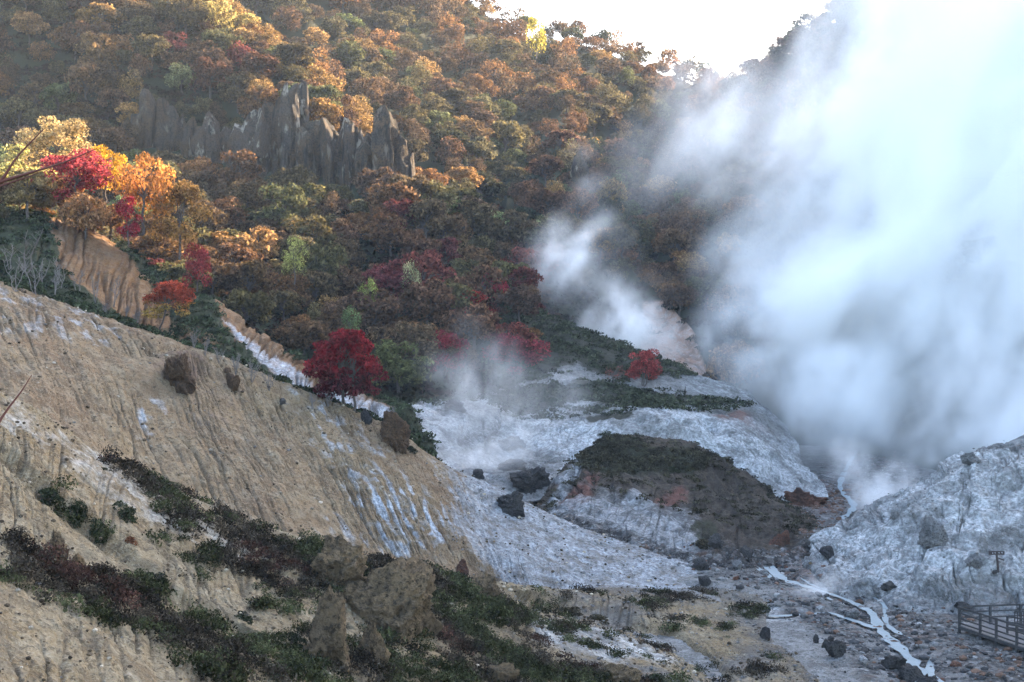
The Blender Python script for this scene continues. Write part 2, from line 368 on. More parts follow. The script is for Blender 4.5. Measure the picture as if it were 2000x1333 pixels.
# --- spur with the cliff
S1_crest = [(-300, -350, 300), (0, -250, 300), (250, -120, 295), (400, -20, 288), (480, 50, 283), (560, 125, 275), (640, 205, 265), (730, 295, 252), (810, 370, 246), (900, 430, 240),
            (1000, 490, 236), (1110, 500, 234), (1210, 515, 230), (1300, 575, 224), (1380, 690, 214), (1440, 770, 206)]
S1_mid = [(-300, 20, 262), (0, 60, 262), (250, 130, 256), (400, 190, 250), (480, 205, 248), (560, 220, 247), (640, 260, 245), (720, 330, 243), (795, 395, 240), (880, 455, 230),
          (980, 515, 226), (1100, 535, 230), (1200, 555, 228), (1290, 625, 220), (1370, 720, 210), (1430, 790, 204)]
S1_low = [(-300, 330, 228), (0, 340, 228), (250, 345, 227), (400, 375, 226), (480, 390, 226), (560, 402, 225), (640, 405, 224), (720, 410, 223), (800, 430, 220), (880, 500, 212),
          (960, 565, 210), (1060, 600, 218), (1160, 625, 219), (1260, 675, 213), (1345, 745, 205), (1400, 800, 200)]
S1_foot = [(-300, 520, 165), (0, 520, 165), (200, 560, 168), (330, 600, 168), (430, 640, 166), (520, 690, 164), (600, 740, 162), (680, 775, 160), (760, 785, 158), (820, 775, 160),
           (880, 760, 165), (960, 740, 178), (1060, 720, 203), (1180, 750, 206), (1290, 790, 202), (1380, 820, 198)]
S1_under = [(p[0], p[1] + 130, p[2] - 25) for p in S1_foot]
def s1_disp(P, U, V):
    d = 2.2 * noise_of(P, 0.045, 4) * sstep(5.0, 4.2, V) + 1.6 * (ridged(np.stack([U * 0.8, V * 0.5, 0 * U + 1.2], -1), 2) - 0.5)
    px, py = project(P)
    scar = np.maximum(poly_mask(px, py, [(1255, 590), (1300, 585), (1350, 640), (1380, 720), (1400, 790), (1300, 760), (1250, 690)], 12), 0)
    return d, {'veg': 0.75 * (1 - scar), 'red': scar * 0.9, 'white': scar * 0.35}
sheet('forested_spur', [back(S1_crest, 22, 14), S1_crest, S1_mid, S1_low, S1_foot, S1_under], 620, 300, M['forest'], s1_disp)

# --- nearer spur on the left with the ochre scarp
C_crest = [(-300, 330, 152), (0, 410, 150), (130, 425, 150), (230, 480, 150), (320, 545, 148), (420, 585, 146), (500, 645, 142), (570, 702, 138), (640, 748, 134), (720, 778, 132), (800, 805, 130), (850, 880, 128)]
C_mid = [(-300, 470, 128), (-40, 520, 127), (100, 545, 128), (200, 585, 130), (290, 640, 130), (390, 680, 129), (470, 725, 128), (545, 760, 127), (620, 790, 126), (700, 810, 125), (780, 840, 125), (840, 930, 125)]
C_base = [(-300, 600, 110), (-60, 650, 112), (80, 680, 114), (190, 705, 115), (290, 735, 116), (390, 770, 117), (480, 800, 118), (560, 830, 119), (640, 850, 120), (720, 870, 121), (790, 900, 122), (840, 960, 122)]
C_under = [(p[0], p[1] + 120, p[2] - 6) for p in C_base]
def c_disp(P, U, V):
    g, gm = gully(P, U, V, 3.6, 0.7, 0.6, 0.08, 2.0, .2)
    d = g + 0.9 * noise_of(P, 0.12, 4) + 0.35 * ridged(P * 0.5, 3)
    px, py = project(P); w = 18 * fbm(P * 0.15, 3); px = px + w; py = py + w
    bare = np.maximum(poly_mask(px, py, [(95, 400), (175, 430), (245, 500), (300, 560), (340, 640), (300, 660), (200, 600), (110, 520)], 10),
                      poly_mask(px, py, [(415, 575), (470, 610), (560, 690), (640, 745), (770, 800), (760, 860), (600, 800), (520, 720), (440, 640)], 8))
    bare = np.maximum(bare, poly_mask(px, py, [(280, 600), (400, 640), (470, 720), (400, 740), (300, 690)], 15) * 0.6)
    wh = poly_mask(px, py, [(430, 620), (520, 690), (620, 755), (790, 810), (800, 880), (600, 790), (500, 710)], 7) * 0.7
    return d, {'veg': 0.9 * (1 - bare), 'white': wh, 'crack': gm * 0.4}
sheet('scarp_slope', [back(C_crest, 14, 9), C_crest, C_mid, C_base, C_under], 560, 300, M['ochre'], c_disp)

# --- middle hill with the shrub terrace
D_crest = [(780, 520, 225), (880, 530, 212), (980, 560, 203), (1060, 612, 196), (1130, 642, 192), (1200, 672, 188), (1280, 700, 186), (1350, 728, 184), (1410, 758, 183), (1470, 785, 182), (1530, 840, 180)]
D_ter = [(800, 775, 163), (880, 770, 165), (980, 742, 168), (1060, 735, 171), (1130, 738, 172), (1210, 752, 171), (1290, 770, 170), (1350, 782, 169), (1410, 795, 169), (1470, 806, 170), (1540, 860, 172)]
D_edge = [(780, 800, 150), (870, 812, 152), (960, 815, 154), (1040, 812, 156), (1120, 805, 157), (1200, 808, 156), (1280, 812, 155), (1350, 822, 154), (1420, 838, 153), (1490, 868, 156), (1570, 905, 160)]
D_base = [(750, 860, 135), (860, 892, 138), (950, 920, 141), (1030, 918, 144), (1100, 905, 145), (1190, 895, 146), (1270, 895, 146), (1340, 898, 146), (1420, 908, 147), (1500, 930, 148), (1600, 952, 152)]
D_under = [(740, 1010, 120), (860, 1010, 122), (960, 1000, 126), (1040, 985, 131), (1110, 980, 132), (1200, 975, 134), (1290, 975, 134), (1370, 980, 135), (1450, 985, 137), (1530, 985, 139), (1620, 975, 144)]
BUMPS = [(1310, 838, 150, 4.5, 1.7), (1130, 880, 147, 5, 1.5), (1450, 885, 149, 4.5, 1.8), (1010, 930, 137, 4, 1.3), (900, 800, 152, 5, 1.0), (1040, 905, 142, 3, .8), (1230, 850, 151, 5, 1.0), (1380, 850, 151, 1.0, -1.3), (1386, 870, 150, 1.0, -1.3)]
def d_disp(P, U, V):
    d = 1.3 * noise_of(P, 0.07, 4) + 0.55 * noise_of(P, .25, 4, 2) + 0.60 * ridged(P * 0.28, 5) * sstep(1.6, 2.6, V) + 0.16 * noise_of(P, 0.9, 4)
    for bx, by, bY, r, h in BUMPS:
        c = W(bx, by, bY); d = d + h * np.exp(-(((P[..., 0] - c[0]) ** 2 + ((P[..., 1] - c[1]) * 0.8) ** 2) / r ** 2))
    g, gm = gully(P, U, V, 3, 1.5, 0.10, 0.08, 6.0, 1.0); lowpart = sstep(2.3, 3.0, V); d = d + g * lowpart
    px, py = project(P); w = 16 * fbm(P * 0.2, 3); qx, qy = px + w, py + w
    veg = np.maximum(poly_mask(qx, qy, [(700, 430), (1000, 520), (1070, 600), (1300, 690), (1340, 730), (1260, 740), (1130, 720), (1050, 735), (880, 790), (700, 800)], 14),
                     poly_mask(qx, qy, [(940, 775), (1050, 755), (1200, 748), (1330, 770), (1460, 790), (1440, 800), (1330, 795), (1260, 815), (1120, 805), (1000, 815)], 10))
    veg = np.maximum(veg, ell(qx, qy, 1190, 848, 45, 12))
    wh = np.clip(0.35 + 0.35 * sstep(2.2, 3.0, V) + 0.5 * ell(qx, qy, 1310, 845, 70, 35) + 0.4 * ell(qx, qy, 1470, 900, 90, 40) + 0.4 * ell(qx, qy, 1120, 885, 60, 30) - 0.5 * ell(qx, qy, 1030, 940, 80, 40) - .4 * ell(qx, qy, 1400, 815, 60, 14), 0, 1)
    rd = 0.75 * ell(qx, qy, 1430, 825, 45, 14) + 0.7 * ell(qx, qy, 1465, 850, 45, 18) + 0.5 * ell(qx, qy, 1295, 815, 60, 10)
    return d, {'veg': veg * 0.95, 'white': wh * (1 - veg), 'red': rd, 'crack': gm * lowpart * 0.5, 'ash': 0.55 * sstep(-.1, .3, fbm(P * .12 + 3, 4)), 'rub': .45 * sstep(.05, .35, fbm(P * .16 + 8, 4))}
sheet('middle_hill', [back(D_crest, 16, 12), D_crest, D_ter, D_edge, D_base, D_under], 640, 420, M['grey'], d_disp)

# --- dark brown mound
E_crest = [(1050, 990, 127), (1110, 920, 133), (1160, 875, 137), (1205, 855, 140), (1265, 858, 142), (1330, 868, 142), (1400, 897, 141), (1480, 947, 139), (1555, 1005, 135), (1610, 1045, 124)]
E_mid = [(1045, 1000, 125), (1120, 960, 127), (1180, 935, 129), (1240, 935, 129), (1300, 950, 129), (1370, 970, 129), (1430, 990, 128), (1490, 1020, 126), (1550, 1040, 124), (1610, 1052, 121)]
E_base = [(1040, 1010, 123), (1105, 1010, 118), (1170, 1035, 115), (1230, 1062, 112), (1290, 1080, 110), (1350, 1092, 108), (1410, 1095, 108), (1480, 1085, 110), (1550, 1072, 113), (1610, 1062, 117)]
E_und = [(p[0], p[1] + 60, p[2] - 4) for p in E_base]
def e_disp(P, U, V):
    g, gm = gully(P, U, V, 2.6, 0.9, 0.12, 0.08, 11.0, .5)
    fl = perlin(np.stack([(P[..., 0] * .55 + P[..., 1] * .25), P[..., 2] * .05, 0 * U + 4], -1)) + .5 * perlin(np.stack([(P[..., 0] * 1.3 + P[..., 1] * .5), P[..., 2] * .1, 0 * U + 9], -1))
    d = g + 1.0 * noise_of(P, 0.13, 4) + 0.38 * fl * sstep(1.1, 1.7, V) + 0.40 * ridged(P * 0.5, 4) + 0.10 * noise_of(P, 2.0, 3)
    px, py = project(P); w = 12 * fbm(P * 0.3, 3); qx, qy = px + w, py + w
    edge = sstep(2.1, 2.7, V + 0.3 * fbm(P * 0.2, 3)) * (1 - 0.85 * sstep(1330, 1400, qx))
    rd = 1.0 * poly_mask(qx, qy, [(1080, 990), (1150, 930), (1180, 935), (1150, 980), (1250, 990), (1330, 960), (1340, 990), (1250, 1010), (1100, 1005)], 14)
    wh = edge * 0.9 + 0.9 * poly_mask(qx, qy, [(1200, 1010), (1235, 965), (1262, 985), (1330, 1030), (1290, 1080), (1180, 1040)], 10) + 0.8 * poly_mask(qx, qy, [(1060, 990), (1130, 900), (1160, 870), (1135, 930), (1090, 985)], 6)
    vg = ell(qx, qy, 1190, 890, 70, 40) + 0.7 * ell(qx, qy, 1300, 905, 90, 30) + 0.6 * ell(qx, qy, 1375, 1045, 30, 30)
    return d, {'red': np.clip(rd, 0, 1), 'white': np.clip(wh, 0, 1), 'veg': np.clip(vg, 0, 1), 'crack': np.clip(gm * 0.6 + sstep(.25, .5, fl) * .5, 0, 1), 'ash': .5 * sstep(.2, .5, -fl) * sstep(1.3, 2, V), 'rub': 0.9 * sstep(2.75, 3.1, V)}
sheet('dark_mound', [back(E_crest, 10, 8), E_crest, E_mid, E_base, E_und], 640, 380, M['mound'], e_disp)

# --- pale mound at the right
G_crest = [(1585, 1070, 117), (1650, 1035, 116), (1715, 1008, 114), (1780, 968, 113), (1835, 928, 113), (1880, 898, 114), (1940, 880, 115), (2010, 866, 116), (2150, 820, 118), (2350, 780, 120)]
G_mid = [(1590, 1080, 114), (1655, 1070, 109), (1730, 1050, 105), (1800, 1020, 104), (1860, 985, 104), (1920, 965, 105), (1980, 955, 106), (2050, 945, 107), (2180, 920, 108), (2350, 900, 110)]
G_low = [(1585, 1095, 111), (1640, 1115, 104), (1700, 1120, 99), (1770, 1110, 98), (1840, 1100, 97), (1900, 1090, 97), (1970, 1085, 98), (2060, 1080, 98), (2180, 1070, 99), (2350, 1050, 100)]
G_base = [(1580, 1105, 109), (1630, 1145, 100.5), (1690, 1175, 96), (1760, 1195, 93), (1840, 1205, 91.5), (1910, 1210, 91), (1980, 1212, 91), (2060, 1212, 91), (2180, 1210, 91), (2350, 1205, 92)]
G_und = [(p[0], p[1] + 70, p[2] - 3) for p in G_base]
def g_disp(P, U, V):
    g, gm = gully(P, U, V, 1.2, 1.1, 0.35, 0.10, 21.0, 1.2)
    d = g + 1.1 * noise_of(P, 0.09, 4, 3) + 0.85 * ridged(P * np.array([.32, .25, .32]) + 2, 5) + 0.16 * noise_of(P, 1.2, 5) + 0.10 * ridged(P * 1.8, 3)
    for bx, by, bY, r, h in ((1790, 1010, 104, 2.2, 1.1), (1770, 985, 106, 1.6, -.9), (1900, 1075, 99, 1.4, .6), (1880, 1150, 95, 2.5, .7), (1960, 930, 108, 3, 1.0)):
        c = W(bx, by, bY); d = d + h * np.exp(-(((P[..., 0] - c[0]) ** 2 + (P[..., 1] - c[1]) ** 2) / r ** 2))
    px, py = project(P)
    wh = 0.62 + 0.35 * fbm(P * 0.15, 3) - 0.35 * ell(px, py, 1800, 1020, 50, 35) - 0.3 * ell(px, py, 1900, 1170, 90, 40) - .3 * ell(px, py, 1960, 1070, 60, 25)
    return d, {'white': np.clip(wh, 0, 1), 'crack': gm * 0.35, 'rub': 0.45 * sstep(3.0, 3.9, V) + .5 * ell(px, py, 1960, 880, 80, 30) + .4 * ell(px, py, 1690, 1020, 60, 40)}
sheet('pale_mound', [back(G_crest, 12, 9), G_crest, G_mid, G_low, G_base, G_und], 640, 480, M['grey'], g_disp)

# --- big gullied tan slope
B_crest = [(-420, 400, 96), (-200, 478, 98), (0, 548, 100), (150, 602, 102), (300, 652, 105), (430, 700, 106), (560, 757, 107), (680, 802, 108), (770, 845, 109), (835, 890, 111), (900, 928, 113), (960, 950, 114), (1050, 1000, 113), (1200, 1064, 112), (1370, 1128, 107)]
B_base = [(-300, 800, 63), (0, 900, 68), (190, 1000, 71), (380, 1090, 75), (560, 1135, 78), (690, 1160, 81), (800, 1180, 84), (880, 1190, 86), (940, 1195, 88), (985, 1195, 89), (1020, 1195, 90), (1060, 1195, 91), (1140, 1190, 93), (1260, 1185, 94), (1400, 1165, 98)]
_c = np.array([W(*p) for p in B_crest]); _b = np.array([W(*p) for p in B_base])
_m1 = _c * 0.82 + _b * 0.18 + np.array([0, 0, 0.9]); _m2 = _c * 0.45 + _b * 0.55 + np.array([0, 0, 0.4])
B_rows = [[p + np.array([0, 30, -12]) for p in _c], [p + np.array([0, 9, -2.6]) for p in _c], list(_c), list(_m1), list(_m2), list(_b), [p + np.array([0.5, -6, -3]) for p in _b]]
def b_disp(P, U, V):
    g, gm = gully(P, U, V, 5.5, 0.45, 0.30, 0.045, 31.0, 0.16)
    g2, gm2 = gully(P, U, V, 13.0, 0.9, 0.13, 0.07, 37.0, 0.12)
    g = g + 0.13 * perlin(np.stack([U * 7 + .2 * gm, V * 0.8, 0 * U + 2], -1)) + 0.06 * perlin(np.stack([U * 22, V * 1.8, 0 * U + 5], -1))
    on = sstep(2.0, 2.25, V) * (1 - 0.7 * sstep(9.5, 11.5, U))
    d = (g + g2) * on * (0.35 + 0.85 * sstep(-.25, .3, fbm(P * .11 + 5, 3))) + 0.8 * noise_of(P, 0.12, 4) * sstep(1.0, 2.6, V) + 0.14 * noise_of(P, 0.9, 5) + 0.12 * ridged(P * np.array([1.6, 1.2, 1.6]), 4)
    px, py = project(P); w = 14 * fbm(P * 0.35, 3); qx, qy = px + w, py + w * 0.7
    for cx, cy_, rx, ry, h in ((345, 715, 46, 26, .9), (300, 880, 60, 70, -0.6), (330, 690, 50, 12, -.6)):
        d = d + h * np.exp(-(((px - cx) / rx) ** 2 + ((py - cy_) / ry) ** 2)) * sstep(1.9, 2.1, V)
    talus = sstep(7.9, 10.4, U + 0.8 * fbm(P * 0.2, 3) + 0.5 * perlin(np.stack([U * 6, V * .8, 0 * U], -1)) + 0.25 * (V - 3.2)) * sstep(5.1, 4.4, V - 0.25 * (U - 10))
    wh = 0.95 * talus + 0.55 * ell(qx, qy, 300, 820, 34, 40) + 0.75 * poly_mask(qx, qy, [(560, 770), (640, 790), (720, 850), (830, 960), (870, 1060), (780, 1070), (700, 1000), (640, 900)], 30) * 0.62 \
        + 0.4 * poly_mask(qx, qy, [(-100, 520), (100, 580), (290, 650), (230, 680), (0, 640)], 20) + 0.35 * ell(qx, qy, 760, 1020, 140, 60)
    cl = sstep(-0.05, 0.35, perlin(np.stack([U * 5.0, V * 3.2, 0 * U + 9], -1)) + .5 * fbm(P * 1.1, 3)); wh = wh * (talus + (1 - talus) * (0.25 + 0.95 * cl))
    rd = 0.45 * ell(qx, qy, 345, 720, 60, 35) + 0.25 * ell(qx, qy, 420, 790, 70, 60)
    vg = sstep(2.12, 1.95, V + 0.10 * fbm(P * 0.4, 3)) * sstep(9.0, 8.0, U) * 1.0
    vg = np.maximum(vg, 0)
    return d, {'white': np.clip(wh, 0, 1), 'red': np.clip(rd, 0, 1), 'veg': np.clip(vg, 0, 1), 'crack': np.clip(gm * 0.65 + gm2 * 0.35, 0, 1) * on * (1 - 0.6 * talus), 'ash': 0.55 * talus}
sheet('gullied_slope', B_rows, 1300, 620, M['tan'], b_disp)

# --- near slope
A_crest = [(-300, 580, 55), (0, 765, 59), (200, 888, 63), (450, 1018, 66), (700, 1088, 69), (930, 1138, 77), (1100, 1152, 92), (1300, 1152, 98.5), (1500, 1150, 100)]
A_mid = [(-300, 930, 44), (0, 1045, 47), (200, 1110, 50), (450, 1175, 55), (700, 1208, 61), (930, 1228, 69), (1100, 1232, 78), (1300, 1238, 84), (1500, 1240, 86)]
A_front = [(-300, 1333, 32), (0, 1333, 35), (300, 1333, 43), (560, 1333, 50), (800, 1333, 57), (1000, 1333, 63), (1200, 1333, 69), (1400, 1333, 73.5), (1600, 1335, 74.3)]
A_und = [(-700, 2200, 16), (-300, 2200, 18), (100, 2300, 24), (400, 2200, 30), (700, 2000, 37), (1000, 1800, 44), (1300, 1700, 50), (1600, 1650, 52), (1800, 1600, 54)]
def a_disp(P, U, V):
    on = sstep(1.05, 1.3, V)
    g, gm = gully(P, U, V, 5.0, 0.7, 0.16, 0.05, 41.0, 0.15)
    g = g + 0.10 * perlin(np.stack([U * 8, V * 1.0, 0 * U + 2], -1))
    d = (g * on) + 0.55 * noise_of(P, 0.10, 4, 9) * sstep(7.0, 5.5, U) + 0.24 * noise_of(P, 0.5, 4) + 0.13 * ridged(P * 1.5, 5)
    px, py = project(P)
    # small scarps running down the slope, as steps in the ground
    for pts, h in (([(-100, 800), (20, 880), (110, 960), (230, 1050), (330, 1140), (470, 1215)], .55), ([(1040, 1160), (1200, 1185), (1262, 1215), (1330, 1240), (1400, 1290), (1440, 1345)], .9)):
        pts = np.array(pts, float); dist = np.full(px.shape, 1e9)
        for k in range(len(pts) - 1):
            a, b = pts[k], pts[k + 1]; L2 = ((b - a) ** 2).sum()
            tt = np.clip(((px - a[0]) * (b[0] - a[0]) + (py - a[1]) * (b[1] - a[1])) / L2, 0, 1)
            nx = px - a[0] - tt * (b[0] - a[0]); ny = py - a[1] - tt * (b[1] - a[1])
            sg = np.sign((b[0] - a[0]) * (py - a[1]) - (b[1] - a[1]) * (px - a[0]))
            dd = np.hypot(nx, ny) * sg; m = np.abs(dd) < np.abs(dist); dist = np.where(m, dd, dist)
        d = d - h * np.exp(-np.abs(dist - 10) / 22) * sstep(-6, 5, dist)
    w = 16 * fbm(P * 0.5, 3); qx, qy = px + w, py + w * 0.7
    wh = 0.75 * poly_mask(qx, qy, [(0, 770), (180, 880), (420, 1010), (520, 1100), (400, 1090), (250, 1000), (100, 900), (0, 840)], 25) * .65 + 0.9 * poly_mask(qx, qy, [(1030, 1205), (1200, 1215), (1340, 1290), (1200, 1300), (1040, 1260)], 15) 
    gy = sstep(950, 1250, px)
    return d, {'white': np.clip(wh * 0.72, 0, 1), 'crack': gm * 0.7 * on, 'veg': np.clip(0.35 * VEGA(px, py), 0, 1), 'red': 0 * U, 'ash': 0.75 * sstep(940, 1250, px + 60 * fbm(P * .25, 4)) * (.6 + .8 * sstep(-.2, .3, fbm(P * .22 + 7, 4))) * (1 - .8 * ell(px, py, 1330, 1250, 130, 60)), 'rub': 0.35 * sstep(1300, 1600, px)}
VEG_POLYS = [[(190, 880), (250, 905), (330, 955), (450, 1012), (560, 1050), (700, 1088), (830, 1112), (930, 1140), (1010, 1190), (1060, 1260), (1080, 1330), (1200, 1345), (700, 1345), (640, 1290), (560, 1230), (470, 1180), (360, 1120), (290, 1040), (330, 1010), (240, 945)],
             [(0, 1030), (60, 1040), (120, 1100), (240, 1120), (330, 1180), (440, 1210), (560, 1250), (760, 1270), (1000, 1280), (1150, 1300), (1300, 1345), (430, 1345), (300, 1270), (170, 1210), (60, 1160), (0, 1140)],
             [(60, 935), (110, 940), (150, 985), (220, 1040), (200, 1060), (140, 1020), (80, 980)]]
VEG_HOLES = [(400, 1150, 75, 16), (520, 1215, 90, 18), (600, 1190, 40, 14), (450, 1235, 40, 12), (360, 1185, 30, 9), (395, 1060, 60, 10), (900, 1190, 25, 8), (1010, 1235, 40, 12), (810, 1305, 30, 8), (560, 1130, 25, 8), (340, 1105, 40, 10)]
def VEGA(px, py):
    v = 0 * px
    for p in VEG_POLYS: v = np.maximum(v, poly_mask(px, py, p, 14))
    for cx, cy_, rx, ry in VEG_HOLES: v = v * (1 - 0.9 * ell(px, py, cx, cy_, rx, ry))
    return v
sheet('near_slope', [[W(*p) + np.array([1.0, 8, -5.0 if p[0] < 900 else -3.0]) for p in A_crest], A_crest, A_mid, A_front, A_und], 1300, 620, M['near'], a_disp)

TREE = BVHTree.FromPolygons([tuple(v) for v in np.concatenate(BV)], [tuple(int(i) for i in f) for f in np.concatenate(BF)])
CAMP = Vector((0, 0, CAMZ))
def hit(px, py):
    d = Vector(((px - 1000) / FPX, 1.0, (667 - py) / FPX)).normalized()
    r = TREE.ray_cast(CAMP, d, 1500)
    return r[0], r[1]
def drop(x, y):
    r = TREE.ray_cast(Vector((x, y, 400)), Vector((0, 0, -1)), 900)
    return r[0], r[1]
def visible(p, tol=1.5):
    d = Vector(p) - CAMP; L = d.length
    r = TREE.ray_cast(CAMP, d.normalized(), L - tol)
    return r[0] is None

# ------------------------------------------------------------------ plants
def leaf_cards(C, Nrm, size, rs, asp=0.62):
    """one small quad leaf clump per centre"""
    n = len(C); r = rs.normal(size=(n, 3)); Nn = Nrm * 0.9 + r * 0.75; Nn /= np.linalg.norm(Nn, axis=1)[:, None]
    t = np.cross(Nn, rs.normal(size=(n, 3))); t /= np.linalg.norm(t, axis=1)[:, None]; b = np.cross(Nn, t)
    s = (size * rs.uniform(0.6, 1.35, n))[:, None]; t = t * s; b = b * s * asp
    V = np.stack([C - t, C - b * 0.9 + t * 0.1, C + t, C + b], 1).reshape(-1, 3)
    return V, np.arange(4 * n).reshape(n, 4)
def crown_data(seed, nb=14, nl=1500, leaf=0.075, flat=0.75, lean=0.0, tall=0.8):
    """crown about the origin, radius about 1, made of leaf clumps on several boughs"""
    rs = np.random.RandomState(seed); cs, br = [], []
    for k in range(nb):
        a = 2.399 * k + rs.uniform(-.4, .4); h = rs.uniform(-0.62, 0.95); rad = math.sqrt(max(0.04, 1 - min(1, abs(h)) ** 2)) * rs.uniform(0.35, 0.80)
        cs.append((rad * math.cos(a) + lean * h, rad * math.sin(a), h * tall * 0.72)); br.append(rs.uniform(0.26, 0.46) * (14.0 / nb) ** .35)
    cs = np.array(cs); br = np.array(br)
    k = rs.choice(nb, nl, p=br ** 2 / (br ** 2).sum())
    d = rs.normal(size=(nl, 3)); d[:, 2] = d[:, 2] * 0.9 + 0.35; d /= np.linalg.norm(d, axis=1)[:, None]
    rr = br[k] * rs.uniform(0.45, 1.08, nl) ** 0.6
    rough = 1 + 0.25 * perlin(d * 2.5 + k[:, None] * 3.1)
    C = cs[k] + d * (rr * rough)[:, None] * np.array([1, 1, flat])
    V, F = leaf_cards(C, d, leaf, rs)
    return V, F, cs
def tube(pts, rads, sides=6):
    V, F = [], []
    for i, (p, r) in enumerate(zip(pts, rads)):
        p = np.array(p, float); q = np.array(pts[min(i + 1, len(pts) - 1)], float) - np.array(pts[max(i - 1, 0)], float)
        q = q / max(np.linalg.norm(q), 1e-9); a = np.cross(q, [0.31, 0.92, 0.13]); a /= np.linalg.norm(a); b = np.cross(q, a)
        for s in range(sides):
            t = 2 * math.pi * s / sides; V.append(p + r * (math.cos(t) * a + math.sin(t) * b))
    for i in range(len(pts) - 1):
        for s in range(sides):
            F.append((i * sides + s, i * sides + (s + 1) % sides, (i + 1) * sides + (s + 1) % sides, (i + 1) * sides + s))
    n = len(V); e = (len(pts) - 1) * sides
    V.append(np.array(pts[-1], float)); 
    for s in range(sides): F.append((e + s, e + (s + 1) % sides, n, n))
    return V, F
def join(parts):
    V, F, o = [], [], 0
    for v, f in parts:
        v = np.array(v, float).reshape(-1, 3); V.append(v); F.append(np.array(f, int) + o); o += len(v)
    return np.concatenate(V), np.concatenate(F)
def limb(p0, p1, r0, r1, rs, sag=0.12, n=5):
    p0, p1 = np.array(p0, float), np.array(p1, float); L = np.linalg.norm(p1 - p0); pts = []
    for i in range(n + 1):
        t = i / n; q = p0 * (1 - t) + p1 * t + np.array([0, 0, sag * L * math.sin(math.pi * t)]); 
        if 0 < i < n: q = q + rs.normal(size=3) * 0.03 * L
        pts.append(q)
    return tube(pts, [r0 + (r1 - r0) * i / n for i in range(n + 1)], 5)
def trunk_data(cs, zc, rc, seed, r0=0.06, stems=1, lean=(0, 0)):
    """trunk rising from the origin with limbs into each bough (zc: crown centre height, rc crown radius)"""
    rs = np.random.RandomState(seed); parts = []
    ctr = np.array([lean[0], lean[1], zc])
    for s in range(stems):
        off = np.array([rs.uniform(-.12, .12), rs.uniform(-.12, .12), 0]) * (stems > 1) * rc
        top = np.array([lean[0] * 0.7, lean[1] * 0.7, zc * 0.72]) + off * 3
        parts.append(limb(off + np.array([0, 0, -0.25 * zc]), top, r0, r0 * 0.6, rs, 0.0))
        for k in range(s, len(cs), stems):
            tgt = ctr + cs[k] * rc * 0.85
            parts.append(limb(top + (ctr - top) * rs.uniform(-0.3, 0.4), tgt, r0 * 0.42, r0 * 0.10, rs, 0.1, 4))
    return join([(np.array(v), f) for v, f in parts])

TREEV = []
for k in range(9):
    V, F, cs = crown_data(100 + k, nb=[22, 26, 18, 24, 30, 20, 25, 17, 15][k], nl=2800, leaf=0.060, flat=[.7, .6, .8, .65, .6, .75, .6, .9, 1.0][k], tall=[.8, .65, .9, .7, .6, .8, .7, 1.15, 1.3][k])
    cm = np_mesh('crown', V + np.array([0, 0, 1.02]), F, M['leaf'], smooth=False)
    tv, tf = trunk_data(cs, 1.02, 1.0, 200 + k)
    TREEV.append((cm, np_mesh('trunk', tv, tf, M['bark']), V + np.array([0, 0, 1.02]), F))
def add_tree(p, s, col, label, group, var, rz, sz=1.0, cat='tree', name='broadleaf_tree'):
    e = empty(name, p, label, cat, group, rz, (s, s, s * sz))
    c = link('crown', TREEV[var][0], None, e); c.color = (*col, 1)
    link('trunk', TREEV[var][1], None, e)
    return e

PAL = {'rust': (0.150, 0.078, 0.034), 'orange': (0.24, 0.115, 0.032), 'olive': (0.125, 0.100, 0.036), 'brown': (0.125, 0.078, 0.038), 'yellow': (0.36, 0.27, 0.055),
       'green': (0.105, 0.115, 0.034), 'red': (0.19, 0.044, 0.032), 'dark red': (0.14, 0.036, 0.030), 'dark green': (0.050, 0.056, 0.022), 'pale yellow': (0.38, 0.34, 0.12), 'pale green': (0.24, 0.25, 0.08), 'golden': (0.32, 0.185, 0.045), 'maroon': (0.10, 0.048, 0.038), 'pink red': (0.34, 0.05, 0.05)}
for _k in PAL:
    _c = np.array(PAL[_k]); _l = _c @ [.3, .59, .11]; PAL[_k] = tuple((_l + (_c - _l) * 0.82) * 0.88)
ORD = ['first', 'second', 'third', 'fourth', 'fifth', 'sixth', 'seventh', 'eighth', 'ninth', 'tenth', 'eleventh', 'twelfth', 'thirteenth', 'fourteenth', 'fifteenth', 'sixteenth', 'seventeenth', 'eighteenth', 'nineteenth', 'twentieth',
       'twenty-first', 'twenty-second', 'twenty-third', 'twenty-fourth', 'twenty-fifth', 'twenty-sixth', 'twenty-seventh', 'twenty-eighth', 'twenty-ninth', 'thirtieth']
rs = np.random.RandomState(11); random.seed(5)

